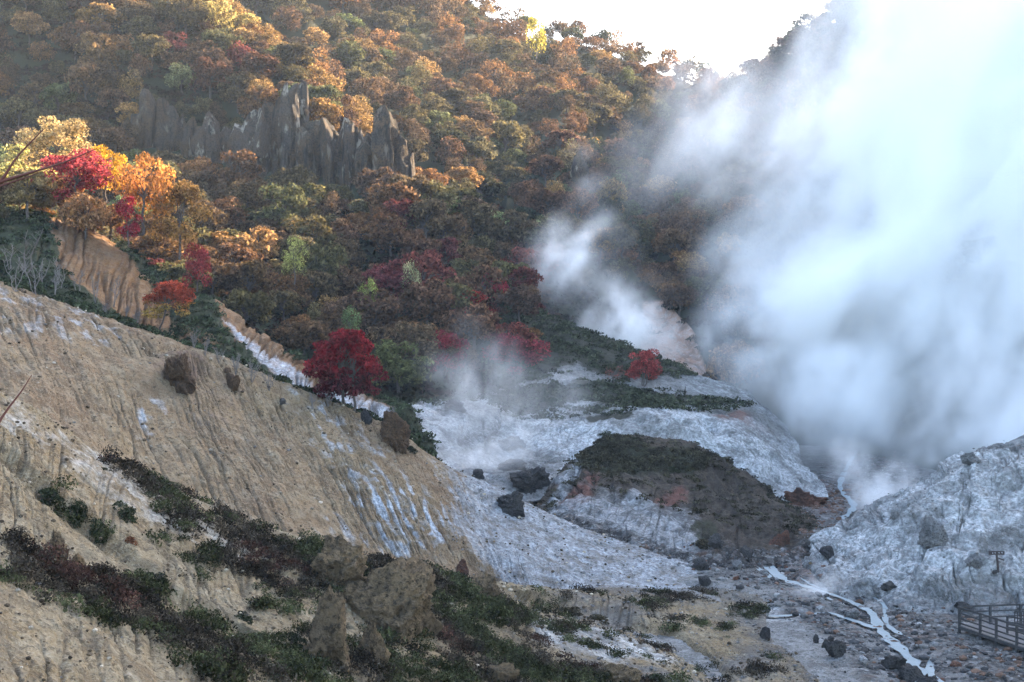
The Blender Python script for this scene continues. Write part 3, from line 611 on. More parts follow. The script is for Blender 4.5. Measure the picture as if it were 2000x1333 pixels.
def dist_seg(px, py, a, b):
    L2 = (b[0] - a[0]) ** 2 + (b[1] - a[1]) ** 2
    t = min(1, max(0, ((px - a[0]) * (b[0] - a[0]) + (py - a[1]) * (b[1] - a[1])) / L2)); return math.hypot(px - a[0] - t * (b[0] - a[0]), py - a[1] - t * (b[1] - a[1]))
def pick_col(px, py, reg):
    if reg == 'back': names, w = ['rust', 'brown', 'olive', 'orange', 'golden', 'green', 'dark green'], [.18, .24, .30, .10, .05, .08, .05]  # darker olive and brown mix, so the sunlit-looking crest stands out
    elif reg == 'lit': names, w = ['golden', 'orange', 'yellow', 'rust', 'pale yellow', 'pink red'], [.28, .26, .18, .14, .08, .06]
    elif reg == 'crest': names, w = ['orange', 'golden', 'yellow', 'rust'], [.30, .48, .14, .08]  # golden mix puts the crest's sunlit edge into the leaf colour
    elif reg == 'redgrove': names, w = ['rust', 'dark red', 'red', 'brown', 'olive', 'orange'], [.22, .24, .22, .16, .06, .10]
    elif reg == 'low': names, w = ['rust', 'olive', 'brown', 'orange', 'green', 'pale green', 'dark red', 'maroon', 'dark green'], [.22, .25, .2, .14, .04, .05, .03, .02, .05]
    else: names, w = ['olive', 'brown', 'rust', 'green', 'dark red', 'pale green', 'orange', 'golden'], [.30, .22, .20, .06, .03, .04, .10, .05]
    return names[rs.choice(len(names), p=np.array(w) / sum(w))]

CLIFF = [(265, 275), (330, 262), (420, 282), (500, 282), (570, 235), (610, 280), (700, 290), (750, 290), (810, 375), (812, 415), (640, 415), (560, 405), (480, 385), (260, 352)]
def in_poly(px, py, poly):
    c = False
    for k in range(len(poly)):
        x1, y1 = poly[k]; x2, y2 = poly[(k + 1) % len(poly)]
        if (y1 > py) != (y2 > py) and px < (x2 - x1) * (py - y1) / (y2 - y1) + x1: c = not c
    return c

cands = []
def sample_sheet(name, vmin, vmax, spacing, reg, ok=None, smin=2.4, smax=4.4, umin=-1, umax=99):
    P, N, U, V = SHEETS[name]; m = (V[:, 0] >= vmin) & (V[:, 0] <= vmax); P2 = P[m]; U2 = U[m]
    a = np.linalg.norm(np.gradient(P2, axis=0), axis=2) * np.linalg.norm(np.gradient(P2, axis=1), axis=2)
    px, py = project(P2); okm = (px > -150) & (px < 2100) & (py > -160) & (P2[..., 1] > 20) & (U2 >= umin) & (U2 <= umax)
    a = (a * okm).ravel(); Pf = P2.reshape(-1, 3)
    idx = rs.choice(len(Pf), size=int(min(60000, a.sum() / spacing ** 2 * 7)), p=a / a.sum())
    got = []; cell = {}
    for i in idx:
        p = Pf[i]; key = (int(p[0] // spacing), int(p[1] // spacing), int(p[2] // spacing)); bad = False
        for dx in (-1, 0, 1):
            for dy in (-1, 0, 1):
                for dz in (-1, 0, 1):
                    for q in cell.get((key[0] + dx, key[1] + dy, key[2] + dz), ()):
                        if np.linalg.norm(p - q) < spacing: bad = True
        if bad: continue
        x, y = 1000 + p[0] / p[1] * FPX, 667 - (p[2] - CAMZ) / p[1] * FPX
        if ok and not ok(x, y, p): continue
        cell.setdefault(key, []).append(p); s = smin * .85 + (smax * 1.12 - smin * .85) * rs.uniform() ** 1.25
        vis = visible(p + np.array([0, 0, s * 1.7]), 3.0)
        if vis: cands.append([p, s, reg, x, y])

def s1_ok(x, y, p):
    if 1045 < x < 1420 and y > 590: return False
    if in_poly(x, y + 0, CLIFF): return False
    if 1255 < x < 1400 and y > 600 and x > 1240 + (y - 600) * 0.3: return False
    if in_poly(x, y, [(60, 600), (200, 560), (560, 700), (640, 760), (560, 760)]): return rs.uniform() < 0.5
    return True
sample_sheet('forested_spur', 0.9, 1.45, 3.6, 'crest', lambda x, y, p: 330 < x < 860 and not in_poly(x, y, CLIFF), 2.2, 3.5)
sample_sheet('forested_spur', 1.22, 4.0, 4.3, 'spur', s1_ok)
sample_sheet('forested_spur', 0.9, 1.25, 4.8, 'spur', lambda x, y, p: 850 <= x < 1330)
sample_sheet('forested_spur', 3.05, 4.0, 4.4, 'low', s1_ok, 1.9, 3.2)
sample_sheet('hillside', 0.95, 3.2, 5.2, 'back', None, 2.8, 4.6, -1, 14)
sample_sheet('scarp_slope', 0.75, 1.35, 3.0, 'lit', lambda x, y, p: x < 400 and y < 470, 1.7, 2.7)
sample_sheet('scarp_slope', 1.0, 1.5, 3.6, 'low', lambda x, y, p: (x < 90 and y < 560), 1.2, 2.0)
sample_sheet('middle_hill', 0.6, 1.9, 4.2, 'redgrove', lambda x, y, p: x < 1060 and in_poly(x, y, [(600, 400), (980, 500), (1040, 590), (1060, 700), (1000, 730), (850, 745), (700, 700)]), 1.9, 3.0)
# thin out overlaps between the samplings
keep = []; grid = {}
for c in cands:
    p = c[0]; key = (int(p[0] // 3), int(p[1] // 3))
    if any(np.linalg.norm(p - q) < 2.8 for dx in (-1, 0, 1) for dy in (-1, 0, 1) for q in grid.get((key[0] + dx, key[1] + dy), ())): continue
    grid.setdefault(key, []).append(p); keep.append(c)
cands = keep
for c in cands:
    p, s, reg, x, y = c; c[0] = p = p + np.array([0, 0, -0.12 * s])
    if 680 < x < 1060 and 520 < y < 760 and reg in ('spur', 'low', 'redgrove'): reg = c[2] = 'redgrove'
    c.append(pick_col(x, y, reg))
print('tree candidates', len(cands))
# the ones that show largest are things of their own, the rest are one far wood
def showsize(c):
    s = c[1] / c[0][1]
    if c[3] > 1400 or c[3] < -30 or c[3] > 2030 or c[4] < -40: s *= 0.3
    return s
cands.sort(key=lambda c: -showsize(c))
NTREE = 268
solo, mass = cands[:NTREE], cands[NTREE:]
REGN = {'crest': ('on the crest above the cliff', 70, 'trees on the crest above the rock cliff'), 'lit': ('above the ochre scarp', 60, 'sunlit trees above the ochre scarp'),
        'spur': ('on the wooded spur', 42, 'trees on the wooded spur'), 'low': ('low on the wooded slope', 38, 'trees at the foot of the wooded slope'),
        'redgrove': ('in the red grove', 36, 'red and rust trees above the steam vent'), 'back': ('on the far hillside', 50, 'trees on the far hillside')}
rows = {}
for c in solo:
    reg, x, y, p = c[2], c[3], c[4], c[0]
    if reg == 'spur' and y > 400 and 0: pass
    rows.setdefault((reg, int((y + 200) // REGN[reg][1])), []).append(c)
regrows = {}
for k in rows: regrows.setdefault(k[0], []).append(k[1])
for v in regrows.values(): v.sort()
SIZEW = lambda s, lo, hi: 'small' if s < lo else ('broad' if s > hi else 'rounded')
for (reg, r), cl in rows.items():
    cl.sort(key=lambda c: c[3]); rn = regrows[reg].index(r)
    for i, c in enumerate(cl):
        p, s, _, x, y, cn = c; col = np.array(PAL[cn]) * rs.uniform(0.8, 1.25) * (1 + rs.uniform(-.1, .1, 3))
        var = rs.randint(7) if cn not in ('pale green', 'green') else rs.randint(9); sz = rs.uniform(0.85, 1.15)
        zd = 'top' if rn == 0 else ORD[rn]
        lab = '%s %s tree %s, %s from left in %s row' % (SIZEW(s, 2.5, 3.8), cn, REGN[reg][0], ORD[min(i, 29)], zd)
        o = add_tree(p, s, col, lab, REGN[reg][2], var, rs.uniform(0, 6.28), sz)
Vs, Fs, Cs, o = [], [], [], 0
for c in mass:
    p, s, _, x, y, cn = c; v, f = TREEV[rs.randint(9)][2:]; col = np.array(PAL[cn]) * rs.uniform(0.8, 1.25)
    a = rs.uniform(0, 6.28); R = np.array([[math.cos(a), -math.sin(a), 0], [math.sin(a), math.cos(a), 0], [0, 0, 1]])
    nf = int(len(f) * (0.6 if p[1] > 250 else 0.85)); v = v[:nf * 4]
    Vs.append((v * s * np.array([1, 1, rs.uniform(.85, 1.15)])) @ R.T + p); Fs.append(f[:nf] + o); Cs.append(np.tile(np.append(col, 1), (len(v), 1))); o += len(v)
if Vs:
    me = np_mesh('far_woodland', np.concatenate(Vs), np.concatenate(Fs), M['leaf_mass'], None, False, np.concatenate(Cs))
    tag(link('far_woodland', me), 'mass of small far autumn trees filling the wooded slopes', 'woodland', kind='stuff')

# --- single trees that stand out
def hero_tree(px, py_base, wpx, hpx, col, label, seed, name='maple_tree', stems=1, lean=0.0, nl=5200, nb=20, col2=None, flat=0.6, tall=None, leafk=1.0, cfrac=0.62, Yset=None, cat='tree', group=None):
    if Yset: p = W(px, py_base, Yset)
    else:
        h, n_ = hit(px, py_base); p = np.array(h)
    m = p[1] / FPX; rc = wpx * m / 2; H = hpx * m
    hc = H * cfrac; zc = H - hc * 0.5                    # crown depth, crown centre height
    V, F, cs = crown_data(seed, nb, nl, 0.040 * leafk, flat, 0.0, 1.0)
    zs = hc / 2 / (0.72 + 0.3) / rc
    zr = np.percentile(V[:, 2], [1.5, 98.5]); zmid = zr.mean(); zs = hc / 2 / ((zr[1] - zr[0]) / 2) / rc; xr = np.percentile(np.hypot(V[:, 0], V[:, 1]), 96)
    V = (V - np.array([0, 0, zmid])) * np.array([1 / xr, 1 / xr, zs]); cs = (cs - np.array([0, 0, zmid])) * np.array([1 / xr, 1 / xr, zs])
    e = empty(name, p, label, cat, group)
    tv, tf = trunk_data(cs, zc, rc, seed + 1, max(0.05, 0.022 * H), stems, (lean * rc, 0))
    Vc = V * rc + np.array([lean * rc, 0, zc])
    tint = np.tile(np.append(np.array(col), 1), (len(Vc), 1))
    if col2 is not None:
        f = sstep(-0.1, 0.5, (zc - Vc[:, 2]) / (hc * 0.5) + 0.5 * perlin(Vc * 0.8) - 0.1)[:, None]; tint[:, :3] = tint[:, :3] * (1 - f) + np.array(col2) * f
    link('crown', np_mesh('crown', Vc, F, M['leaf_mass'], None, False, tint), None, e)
    link('trunk', np_mesh('trunk', tv, tf, M['bark']), None, e)
    return e
hero_tree(310, 652, 108, 100, (0.30, 0.060, 0.032), 'small red and orange maple leaning right on the slope crest', 301, lean=0.38, col2=(0.28, 0.19, 0.05), cfrac=0.66)
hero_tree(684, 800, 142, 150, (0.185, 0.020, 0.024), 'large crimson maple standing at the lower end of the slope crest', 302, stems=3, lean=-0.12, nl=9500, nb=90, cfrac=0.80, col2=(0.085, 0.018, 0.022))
hero_tree(1258, 757, 70, 72, (0.30, 0.055, 0.05), 'hazy dull red maple alone on the middle hill terrace', 303, stems=3, cfrac=0.75, nl=3500)
hero_tree(1200, 755, 40, 40, (0.22, 0.07, 0.06), 'sparse small reddish sapling left of the lone terrace maple', 304, stems=2, nl=450, cfrac=0.6)
hero_tree(385, 572, 58, 92, (0.24, 0.045, 0.045), 'narrow pinkish red maple on the slope behind the leaning maple', 305, nl=3200, cfrac=0.85, Yset=152)
hero_tree(250, 470, 56, 85, (0.26, 0.025, 0.035), 'deep crimson maple below the sunlit orange trees', 306, nl=2800, cfrac=0.9, Yset=143)
hero_tree(150, 405, 150, 110, (0.30, 0.05, 0.055), 'sunlit crimson maple with spreading crown above the ochre scarp', 307, name='maple_tree', nl=4200, cfrac=0.75, Yset=146, flat=.6)
hero_tree(110, 372, 165, 135, (0.40, 0.29, 0.13), 'broad pale golden tree rising highest over the ochre scarp', 308, name='broadleaf_tree', nl=5200, cfrac=0.7, Yset=156, leafk=.9)
hero_tree(205, 400, 90, 110, (0.52, 0.29, 0.03), 'bright yellow tree right of the sunlit crimson maple', 309, name='broadleaf_tree', nl=3500, cfrac=0.7, Yset=150)
hero_tree(280, 440, 110, 130, (0.46, 0.21, 0.06), 'tall sunlit orange tree at the right end of the scarp trees', 310, name='broadleaf_tree', nl=4200, cfrac=0.8, Yset=148)
hero_tree(40, 400, 120, 110, (0.40, 0.35, 0.12), 'pale yellow tree at the left edge above the ochre scarp', 311, name='broadleaf_tree', nl=4000, cfrac=0.8, Yset=149)
hero_tree(350, 490, 120, 130, (0.26, 0.15, 0.05), 'rounded brown orange tree half in shade beyond the crimson maple', 312, name='broadleaf_tree', nl=4200, cfrac=0.85, Yset=150)
hero_tree(575, 545, 52, 80, (0.27, 0.28, 0.09), 'pale lime green tree alone among rust trees on the slope', 313, name='broadleaf_tree', nl=2200, cfrac=0.85, Yset=172, flat=.9)
hero_tree(722, 625, 46, 78, (0.22, 0.25, 0.07), 'yellow green tree beside the upper edge of the red grove', 314, name='broadleaf_tree', nl=2000, cfrac=0.9, Yset=170, flat=1)
hero_tree(802, 585, 44, 70, (0.34, 0.33, 0.16), 'pale cream yellow tree left of the red grove', 315, name='broadleaf_tree', nl=1800, cfrac=0.85, Yset=176, flat=.9)
hero_tree(684, 668, 44, 66, (0.13, 0.17, 0.07), 'small dull green tree just behind the large crimson maple', 316, name='broadleaf_tree', nl=1800, cfrac=0.9, Yset=160, flat=1)
hero_tree(870, 740, 90, 90, (0.19, 0.027, 0.035), 'crimson maple low in the red grove partly veiled by steam', 317, nl=3200, cfrac=0.85, Yset=166)
hero_tree(1005, 735, 130, 78, (0.20, 0.035, 0.042), 'wide crimson maple behind the rising steam at the foot of the hill', 318, nl=3600, cfrac=0.85, Yset=172)
hero_tree(920, 650, 90, 80, (0.22, 0.035, 0.028), 'bright red maple in the middle of the red grove', 319, nl=3200, cfrac=0.85, Yset=182)
hero_tree(962, 600, 56, 64, (0.25, 0.03, 0.045), 'deep magenta red maple at the upper right of the red grove', 320, nl=2400, cfrac=0.85, Yset=188)
hero_tree(1048, 105, 40, 75, (0.40, 0.34, 0.06), 'sunlit yellow poplar shaped tree on the far ridge shoulder', 321, name='broadleaf_tree', nl=1500, cfrac=0.9, Yset=372, flat=1, leafk=1.4)

# --- bare saplings and bare bushes
def bare_plant(p, H, seed, label, name='bare_sapling', n=3, mat='stem', group=None, cat='sapling', spread=0.45, r0=None):
    rs_ = np.random.RandomState(seed); parts = []; r0 = r0 or 0.012 * H + 0.008
    for k in range(n):
        a = rs_.uniform(0, 6.28); top = np.array([math.cos(a) * spread * H * rs_.uniform(.2, 1), math.sin(a) * spread * H * rs_.uniform(.2, 1), H * rs_.uniform(.75, 1)])
        parts.append(limb((0, 0, -0.15), top, r0, r0 * .3, rs_, 0.05, 5))
        for j in range(7):
            t = rs_.uniform(.25, .95); q = top * t; b = rs_.uniform(0, 6.28); L = H * rs_.uniform(.15, .35) * (1.2 - t)
            q2 = q + np.array([math.cos(b) * L, math.sin(b) * L, L * rs_.uniform(.5, 1.3)]); parts.append(limb(q, q2, r0 * .5, r0 * .15, rs_, 0.05, 3))
            for jj in range(2):
                b2 = rs_.uniform(0, 6.28); parts.append(limb(q * .4 + q2 * .6, q * .4 + q2 * .6 + np.array([math.cos(b2), math.sin(b2), 1.0]) * L * .4, r0 * .3, r0 * .12, rs_, 0, 2))
    V, F = join(parts); o = link(name, np_mesh(name, V, F, M[mat]), None, None, p)
    return tag(o, label, cat, group)
k = 0
BW = ['at the left edge', 'beside the ochre scarp foot', 'behind the shrub band', 'above the gullied slope', 'near the leaning maple', 'under the ochre scarp']
bl = [(x, y) for x, y in [(18, 505), (52, 520), (84, 530), (118, 540), (150, 552), (186, 566), (222, 575), (30, 545), (70, 552), (108, 560), (205, 590), (245, 598), (378, 655), (268, 610), (400, 668), (428, 684), (460, 708), (492, 722), (525, 738), (640, 772), (735, 792), (770, 800), (610, 775)]]
for i, (x, y) in enumerate(bl):
    h, n_ = hit(x, y + 25)
    if h is None: continue
    w = 'upper' if i < 7 else ('middle' if i < 12 else 'lower')
    bare_plant(np.array(h), (2.6 if i < 10 else 1.5) * rs.uniform(.75, 1.2), 400 + i, 'leafless grey %s behind the slope crest, %s from the left of the %s ones' % ('sapling' if i < 10 else 'bush', ORD[i if i < 7 else (i - 7 if i < 12 else i - 12)], w), n=3 if i < 10 else 6, group='bare saplings behind the slope crest', name='bare_sapling' if i < 10 else 'bare_bush', cat='sapling' if i < 10 else 'bush')
h, n_ = hit(48, 540); bare_plant(np.array(h), 5.2, 440, 'tallest dark leafless tree near the left edge below the yellow trees', 'bare_tree', 2, 'bark', cat='tree', r0=0.09)
h, n_ = hit(1338, 770); bare_plant(np.array(h), 0.9, 441, 'short dead stump standing on the terrace right of the lone maple', 'dead_stump', 1, 'bark', cat='stump', spread=.08, r0=0.10)

# --- twigs hanging into the picture at the left: three shoots of one sapling close to the lens
def shoots(name, label, base, segs):
    e = empty(name, base, label, 'branch')
    b = np.array(base)
    for nm, pts, r in segs:
        V, F = tube([np.array(q) - b for q in catmull(np.array(pts), 14)], np.linspace(r, r * .25, 14), 7)
        link(nm, np_mesh(nm, V, F, M['twig']), None, e)
Yb = 5.0
shoots('bare_branch', 'dark red bare twigs forking in from the left edge before the forest', tuple(W(-160, 1500, Yb)), [
    ('stem', [W(-160, 1500, Yb), W(-120, 900, Yb), W(-60, 500, Yb), W(-6, 362, Yb)], 0.012),
    ('twig', [W(-14, 370, Yb), W(5, 350, Yb), W(35, 305, Yb), W(85, 253, Yb)], 0.0075),
    ('twig', [W(-12, 360, Yb), W(60, 338, Yb), W(125, 318, Yb), W(189, 291, Yb)], 0.0065),
    ('twig', [W(95, 329, Yb), W(118, 316, Yb), W(140, 300, Yb)], 0.0022),
    ('twig', [W(-12, 368, Yb), W(50, 348, Yb), W(80, 336, Yb)], 0.004)])
shoots('bare_branch', 'single dark curved twig at the left edge above the pale near slope', tuple(W(-90, 1500, Yb)), [
    ('stem', [W(-90, 1500, Yb), W(-70, 1100, Yb), W(-30, 880, Yb), W(0, 822, Yb), W(22, 790, Yb)], 0.012),
    ('twig', [W(20, 793, Yb), W(42, 765, Yb), W(62, 733, Yb)], 0.004)])

# ------------------------------------------------------------------ low shrubs
def tuft_data(seed, nl=46, leaf=0.20, flat=0.55):
    r_ = np.random.RandomState(seed); d = r_.normal(size=(nl, 3)); d[:, 2] = np.abs(d[:, 2]) + 0.1; d /= np.linalg.norm(d, axis=1)[:, None]
    C = d * r_.uniform(0.45, 1.0, nl)[:, None] * np.array([1, 1, flat]); return leaf_cards(C, d, leaf, r_, 0.55)
TUFTS = [tuft_data(500 + k) for k in range(6)]
TUFTF = [tuft_data(520 + k, 130, 0.10, 0.75) for k in range(5)]
def scatter(pts, tufts, name, label, cat, colf, srange, mat='shrub', sink=0.1):
    Vs, Fs, Cs, o = [], [], [], 0
    for p in pts:
        v, f = tufts[rs.randint(len(tufts))]; s = rs.uniform(*srange) * (p[3] if len(p) > 3 else 1); a = rs.uniform(0, 6.28)
        R = np.array([[math.cos(a), -math.sin(a), 0], [math.sin(a), math.cos(a), 0], [0, 0, 1]])
        Vs.append((v * s * np.array([1, 1, rs.uniform(.7, 1.2)])) @ R.T + np.array(p[:3]) + np.array([0, 0, -sink * s])); Fs.append(f + o); o += len(v)
        Cs.append(np.tile(np.append(colf(p), 1), (len(v), 1)))
    me = np_mesh(name, np.concatenate(Vs), np.concatenate(Fs), M[mat], None, False, np.concatenate(Cs))
    return tag(link(name, me), label, cat, kind='stuff')
def sample_pix(name, maskf, dens, n, step=2):
    """random points on a landform, weighted by a mask"""
    P, N, U, V = SHEETS[name]; P2 = P[::step, ::step]; px, py = project(P2)
    a = np.linalg.norm(np.gradient(P2, axis=0), axis=2) * np.linalg.norm(np.gradient(P2, axis=1), axis=2)
    w = a * maskf(px, py, P2, V[::step, ::step], U[::step, ::step]) * (px > -200) * (px < 2200) * (py < 1450); w = w.ravel()
    idx = rs.choice(w.size, n, p=w / w.sum()); Pf = P2.reshape(-1, 3)[idx]
    return Pf + rs.normal(size=Pf.shape) * np.array([.25, .25, 0])
def shrubcol(p):
    n = perlin(np.array([[p[0] * .22, p[1] * .22, 3.0]]))[0] + rs.uniform(-.18, .18)
    g, b, r = np.array([0.030, 0.033, 0.015]), np.array([0.036, 0.029, 0.021]), np.array([0.052, 0.027, 0.020])
    c = g * 1.25 if n > -0.05 else (b if n > -0.5 else r)
    return c * rs.uniform(0.4, 1.9)
wv = lambda px, py, P: 14 * fbm(P * 0.55, 3)
def near_mask(px, py, P, V, U):
    w = wv(px, py, P); n_ = fbm(P * 0.42 + 4, 4); bench = .5 * sstep(1000, 1060, px) * (py > 1150) * sstep(.10, .3, n_); return np.clip(VEGA(px + w, py + w * .7) - 0.25, 0, 1) * sstep(.27, -.04, n_) + bench
ptsA = sample_pix('near_slope', near_mask, 1, 5600)
scatter(ptsA, TUFTF, 'low_shrubs', 'dense dark green and brown low shrubs matted over the near slope', 'shrubs', shrubcol, (0.20, 0.72))
ptsC = np.concatenate([
    sample_pix('gullied_slope', lambda px, py, P, V, U: sstep(2.16, 2.0, V + .12 * fbm(P * .4, 3)) * (V > 0.7) * (U < 9.0), 1, 3000),
    sample_pix('scarp_slope', lambda px, py, P, V, U: sstep(0.3, 0.6, 1 - np.maximum(poly_mask(px, py, [(95, 400), (175, 430), (245, 500), (300, 560), (340, 640), (300, 660), (200, 600), (110, 520)], 10), poly_mask(px, py, [(415, 575), (470, 600), (560, 690), (640, 745), (770, 800), (760, 860), (600, 800), (520, 740), (430, 640)], 8))) * (V > 0.9), 1, 2300)])
scatter(ptsC, TUFTS, 'crest_shrubs', 'dark evergreen shrub band running along the crest of the gullied slope', 'shrubs', lambda p: np.array([0.036, 0.046, 0.024]) * rs.uniform(.6, 1.5), (0.45, 0.95))
def dveg(px, py, P, V, U):
    w = 16 * fbm(P * 0.2, 3); qx, qy = px + w, py + w
    return np.maximum(poly_mask(qx, qy, [(700, 430), (1000, 520), (1070, 600), (1300, 690), (1350, 735), (1260, 745), (1130, 725), (1050, 740), (880, 790), (700, 800)], 10), poly_mask(qx, qy, [(940, 775), (1050, 755), (1200, 748), (1330, 768), (1460, 790), (1440, 802), (1330, 800), (1260, 820), (1120, 810), (1000, 820)], 8)) * (V < 3.4)
ptsD = sample_pix('middle_hill', dveg, 1, 3600)
scatter(ptsD, TUFTS, 'terrace_shrubs', 'dark low shrubs covering the ridge and terrace of the middle hill', 'shrubs', lambda p: np.array([0.045, 0.050, 0.030]) * rs.uniform(.7, 1.5), (0.55, 1.15))
ptsE = sample_pix('dark_mound', lambda px, py, P, V, U: (0.12 + ell(px, py, 1190, 890, 70, 34) + ell(px, py, 1300, 900, 110, 20) + .6 * ell(px, py, 1375, 1040, 30, 24)) * (V > .8) * (V < 2.4) * np.clip(fbm(P * .4, 3) + .35, 0, 1), 1, 1500)
scatter(ptsE, TUFTS, 'heath_tufts', 'dark heath tufts on the top of the brown mound', 'heath', lambda p: np.array([0.042, 0.038, 0.024]) * rs.uniform(.6, 1.5), (0.3, 0.62))

# undergrowth below the forest so that no bare earth shows between the crowns
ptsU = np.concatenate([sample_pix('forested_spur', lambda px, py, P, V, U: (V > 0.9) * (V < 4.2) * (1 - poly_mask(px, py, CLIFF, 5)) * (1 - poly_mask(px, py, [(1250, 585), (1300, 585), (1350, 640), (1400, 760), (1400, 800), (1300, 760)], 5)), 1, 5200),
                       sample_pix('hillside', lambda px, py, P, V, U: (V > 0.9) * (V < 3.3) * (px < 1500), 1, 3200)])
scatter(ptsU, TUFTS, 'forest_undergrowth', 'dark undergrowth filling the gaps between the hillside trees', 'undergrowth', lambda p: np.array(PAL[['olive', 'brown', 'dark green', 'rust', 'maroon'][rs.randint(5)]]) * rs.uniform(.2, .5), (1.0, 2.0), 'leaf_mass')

# single bushes one can point to
BUSH = [(92, 962, 66, 38, 'round dark bush highest on the left of the near slope', 0), (150, 1000, 60, 50, 'long dark bush below the round one on the near slope', 0), (192, 1030, 50, 50, 'dark bush at the lower end of the bush row on the near slope', 0),
        (243, 995, 60, 42, 'lone oval dark green bush amid the pale scree', 0), (207, 912, 32, 18, 'small dark bush lying on the pale upper near slope', 0), (252, 1050, 34, 26, 'rust brown dry bush beside the pale ridge', 2),
        (300, 1120, 60, 34, 'dark bush at the foot of the pale ridge', 0), (468, 1195, 60, 30, 'rounded dark bush among bare sand patches', 0), (1020, 1205, 30, 18, 'small dark bush left of the pale crusted flat', 0),
        (1165, 1205, 50, 20, 'low brown bush on the flat above the pale crust', 1), (1275, 1320, 58, 32, 'dark bush at the bottom edge right of the crusted flat', 0), (1110, 1188, 60, 16, 'flat dark bush spreading over the bare bench', 1),
        (1185, 845, 36, 14, 'small dark bush on the white hump behind the brown mound', 0), (1372, 1062, 46, 26, 'brown green bush at the foot of the brown mound', 1), (1240, 855, 22, 12, 'tiny bush right of the hump bush behind the brown mound', 0),
        (800, 875, 30, 16, 'dark bush below the rust boulder on the slope crest', 0), (960, 870, 0, 0, '', 0), (1310, 915, 36, 14, 'dark green bush on the shoulder of the brown mound', 0), (345, 645, 40, 24, 'dark bush under the leaning maple', 0),
        (565, 1240, 70, 34, 'dense bush left of the tall front boulder', 0), (920, 1195, 50, 22, 'dark bush below the small tan boulder', 0), (1000, 1160, 0, 0, '', 0), (120, 830, 24, 12, 'tiny dry bush at the edge of the pale near slope', 1)]
for i, (x, y, w, hh, lab, kd) in enumerate(BUSH):
    if w == 0: continue
    h, n_ = hit(x, y + hh * .35)
    if h is None: continue
    p = np.array(h) + np.array([0, 0, -.25]); m = p[1] / FPX; r_ = w * m / 2; H = max(hh * m, 0.3)
    V, F, cs = crown_data(600 + i, 9, 1500, 0.075, .8, 0, .9); keepf = (V[::4, 2] > -0.35); V4 = V.reshape(-1, 4, 3)[keepf].reshape(-1, 3)
    V4 = V4 * np.array([r_, r_ * .9, H * .75]) + np.array([0, 0, H * .25]); F4 = np.arange(len(V4)).reshape(-1, 4)
    col = [np.array([0.028, 0.034, 0.017]), np.array([0.045, 0.038, 0.023]), np.array([0.15, 0.06, 0.03])][kd]
    e = empty('bush', p, lab, 'bush')
    tint = np.tile(np.append(col, 1), (len(V4), 1))
    link('foliage', np_mesh('foliage', V4, F4, M['shrub'], None, False, tint), None, e)
    st = []; r2 = np.random.RandomState(i)
    for q in range(7):
        a = r2.uniform(0, 6.28); st.append(limb((0, 0, -.1), (math.cos(a) * r_ * .7, math.sin(a) * r_ * .6, H * .7), 0.03, 0.01, r2, .1, 3))
    V, F = join(st); link('stem', np_mesh('stem', V, F, M['bark']), None, e)

# ------------------------------------------------------------------ rocks
import bmesh
def ico(sub):
    bm = bmesh.new(); bmesh.ops.create_icosphere(bm, subdivisions=sub, radius=1.0); bm.verts.ensure_lookup_table()
    V = np.array([v.co[:] for v in bm.verts]); F = np.array([[v.index for v in f.verts] for f in bm.faces]); bm.free(); return V, F
ICO5, ICO4, ICO3 = ico(6), ico(5), ico(3)
def rock_shape(base, seed, rough=0.3, facets=9, prof=None, fine=0.06):
    V, F = base; r_ = np.random.RandomState(seed); P = V.copy()
    for k in range(int(facets * 1.8)):                      # flat broken faces
        n = r_.normal(size=3); n /= np.linalg.norm(n); d = r_.uniform(0.50, 0.85); t = P @ n; m = t > d; P[m] -= np.outer((t[m] - d) * 0.97, n)
    r = 1 + rough * fbm(P * 1.5 + seed, 4) + fine * 2.6 * ridged(P * 1.9 + seed, 3) - fine * 2.2 + fine * 1.0 * fbm(P * 6 + seed, 3)
    P = P * r[:, None]
    if prof is not None: P = prof(P)
    return P, F
def rock_at(px, py, w, h, mat, label, seed, name='boulder', big=True, rough=0.35, depth=1.0, tilt=0.0, prof=None, Yoff=0.0, group=None, bury=0.45, fine=.06, cat='rock'):
    """px,py centre of the foot; w,h size in photo pixels"""
    hh, n_ = hit(px, py)
    if hh is None: return
    p = np.array(hh) + np.array([0, Yoff, 0]); m = p[1] / FPX; H = h * m
    P, F = rock_shape(ICO5 if big else ICO4, seed, rough, 9, prof, fine)
    ext = P.max(0) - P.min(0); c = (P.max(0) + P.min(0)) / 2; P = (P - c) / ext * 2
    P = P * np.array([w * m / 2, w * m / 2 * depth, H * (1 + bury) / 2]); ca, sa = math.cos(tilt), math.sin(tilt)
    P = P @ np.array([[ca, 0, -sa], [0, 1, 0], [sa, 0, ca]]).T + np.array([0, 0, H * (1 - bury) / 2])
    o = link(name, np_mesh(name, P, F, M[mat]), None, None, p); return tag(o, label, cat, group)
def prof_top(P):       # taper toward the top
    k = np.clip((P[:, 2] + 1) / 2, 0, 1); Q = P.copy(); Q[:, :2] *= (1.1 - 0.55 * k)[:, None]; return Q
def prof_over(P):      # overhang: wide top, narrow foot
    k = np.clip((P[:, 2] + 1) / 2, 0, 1); Q = P.copy(); Q[:, :2] *= (0.72 + 0.42 * k)[:, None]; return Q
rock_at(648, 1290, 92, 148, 'rock_tan', 'tall upright craggy boulder at the front of the outcrop', 701, rough=.3, prof=prof_top, fine=.13, tilt=-.12)
rock_at(725, 1292, 76, 88, 'rock_tan', 'stout boulder leaning against the right side of the tall one', 702, rough=.4, prof=prof_top, fine=.13)
rock_at(655, 1165, 112, 110, 'rock_tan', 'shaggy topped boulder at the upper left end of the outcrop', 703, rough=.4, fine=.14, Yoff=1.2, prof=prof_over)
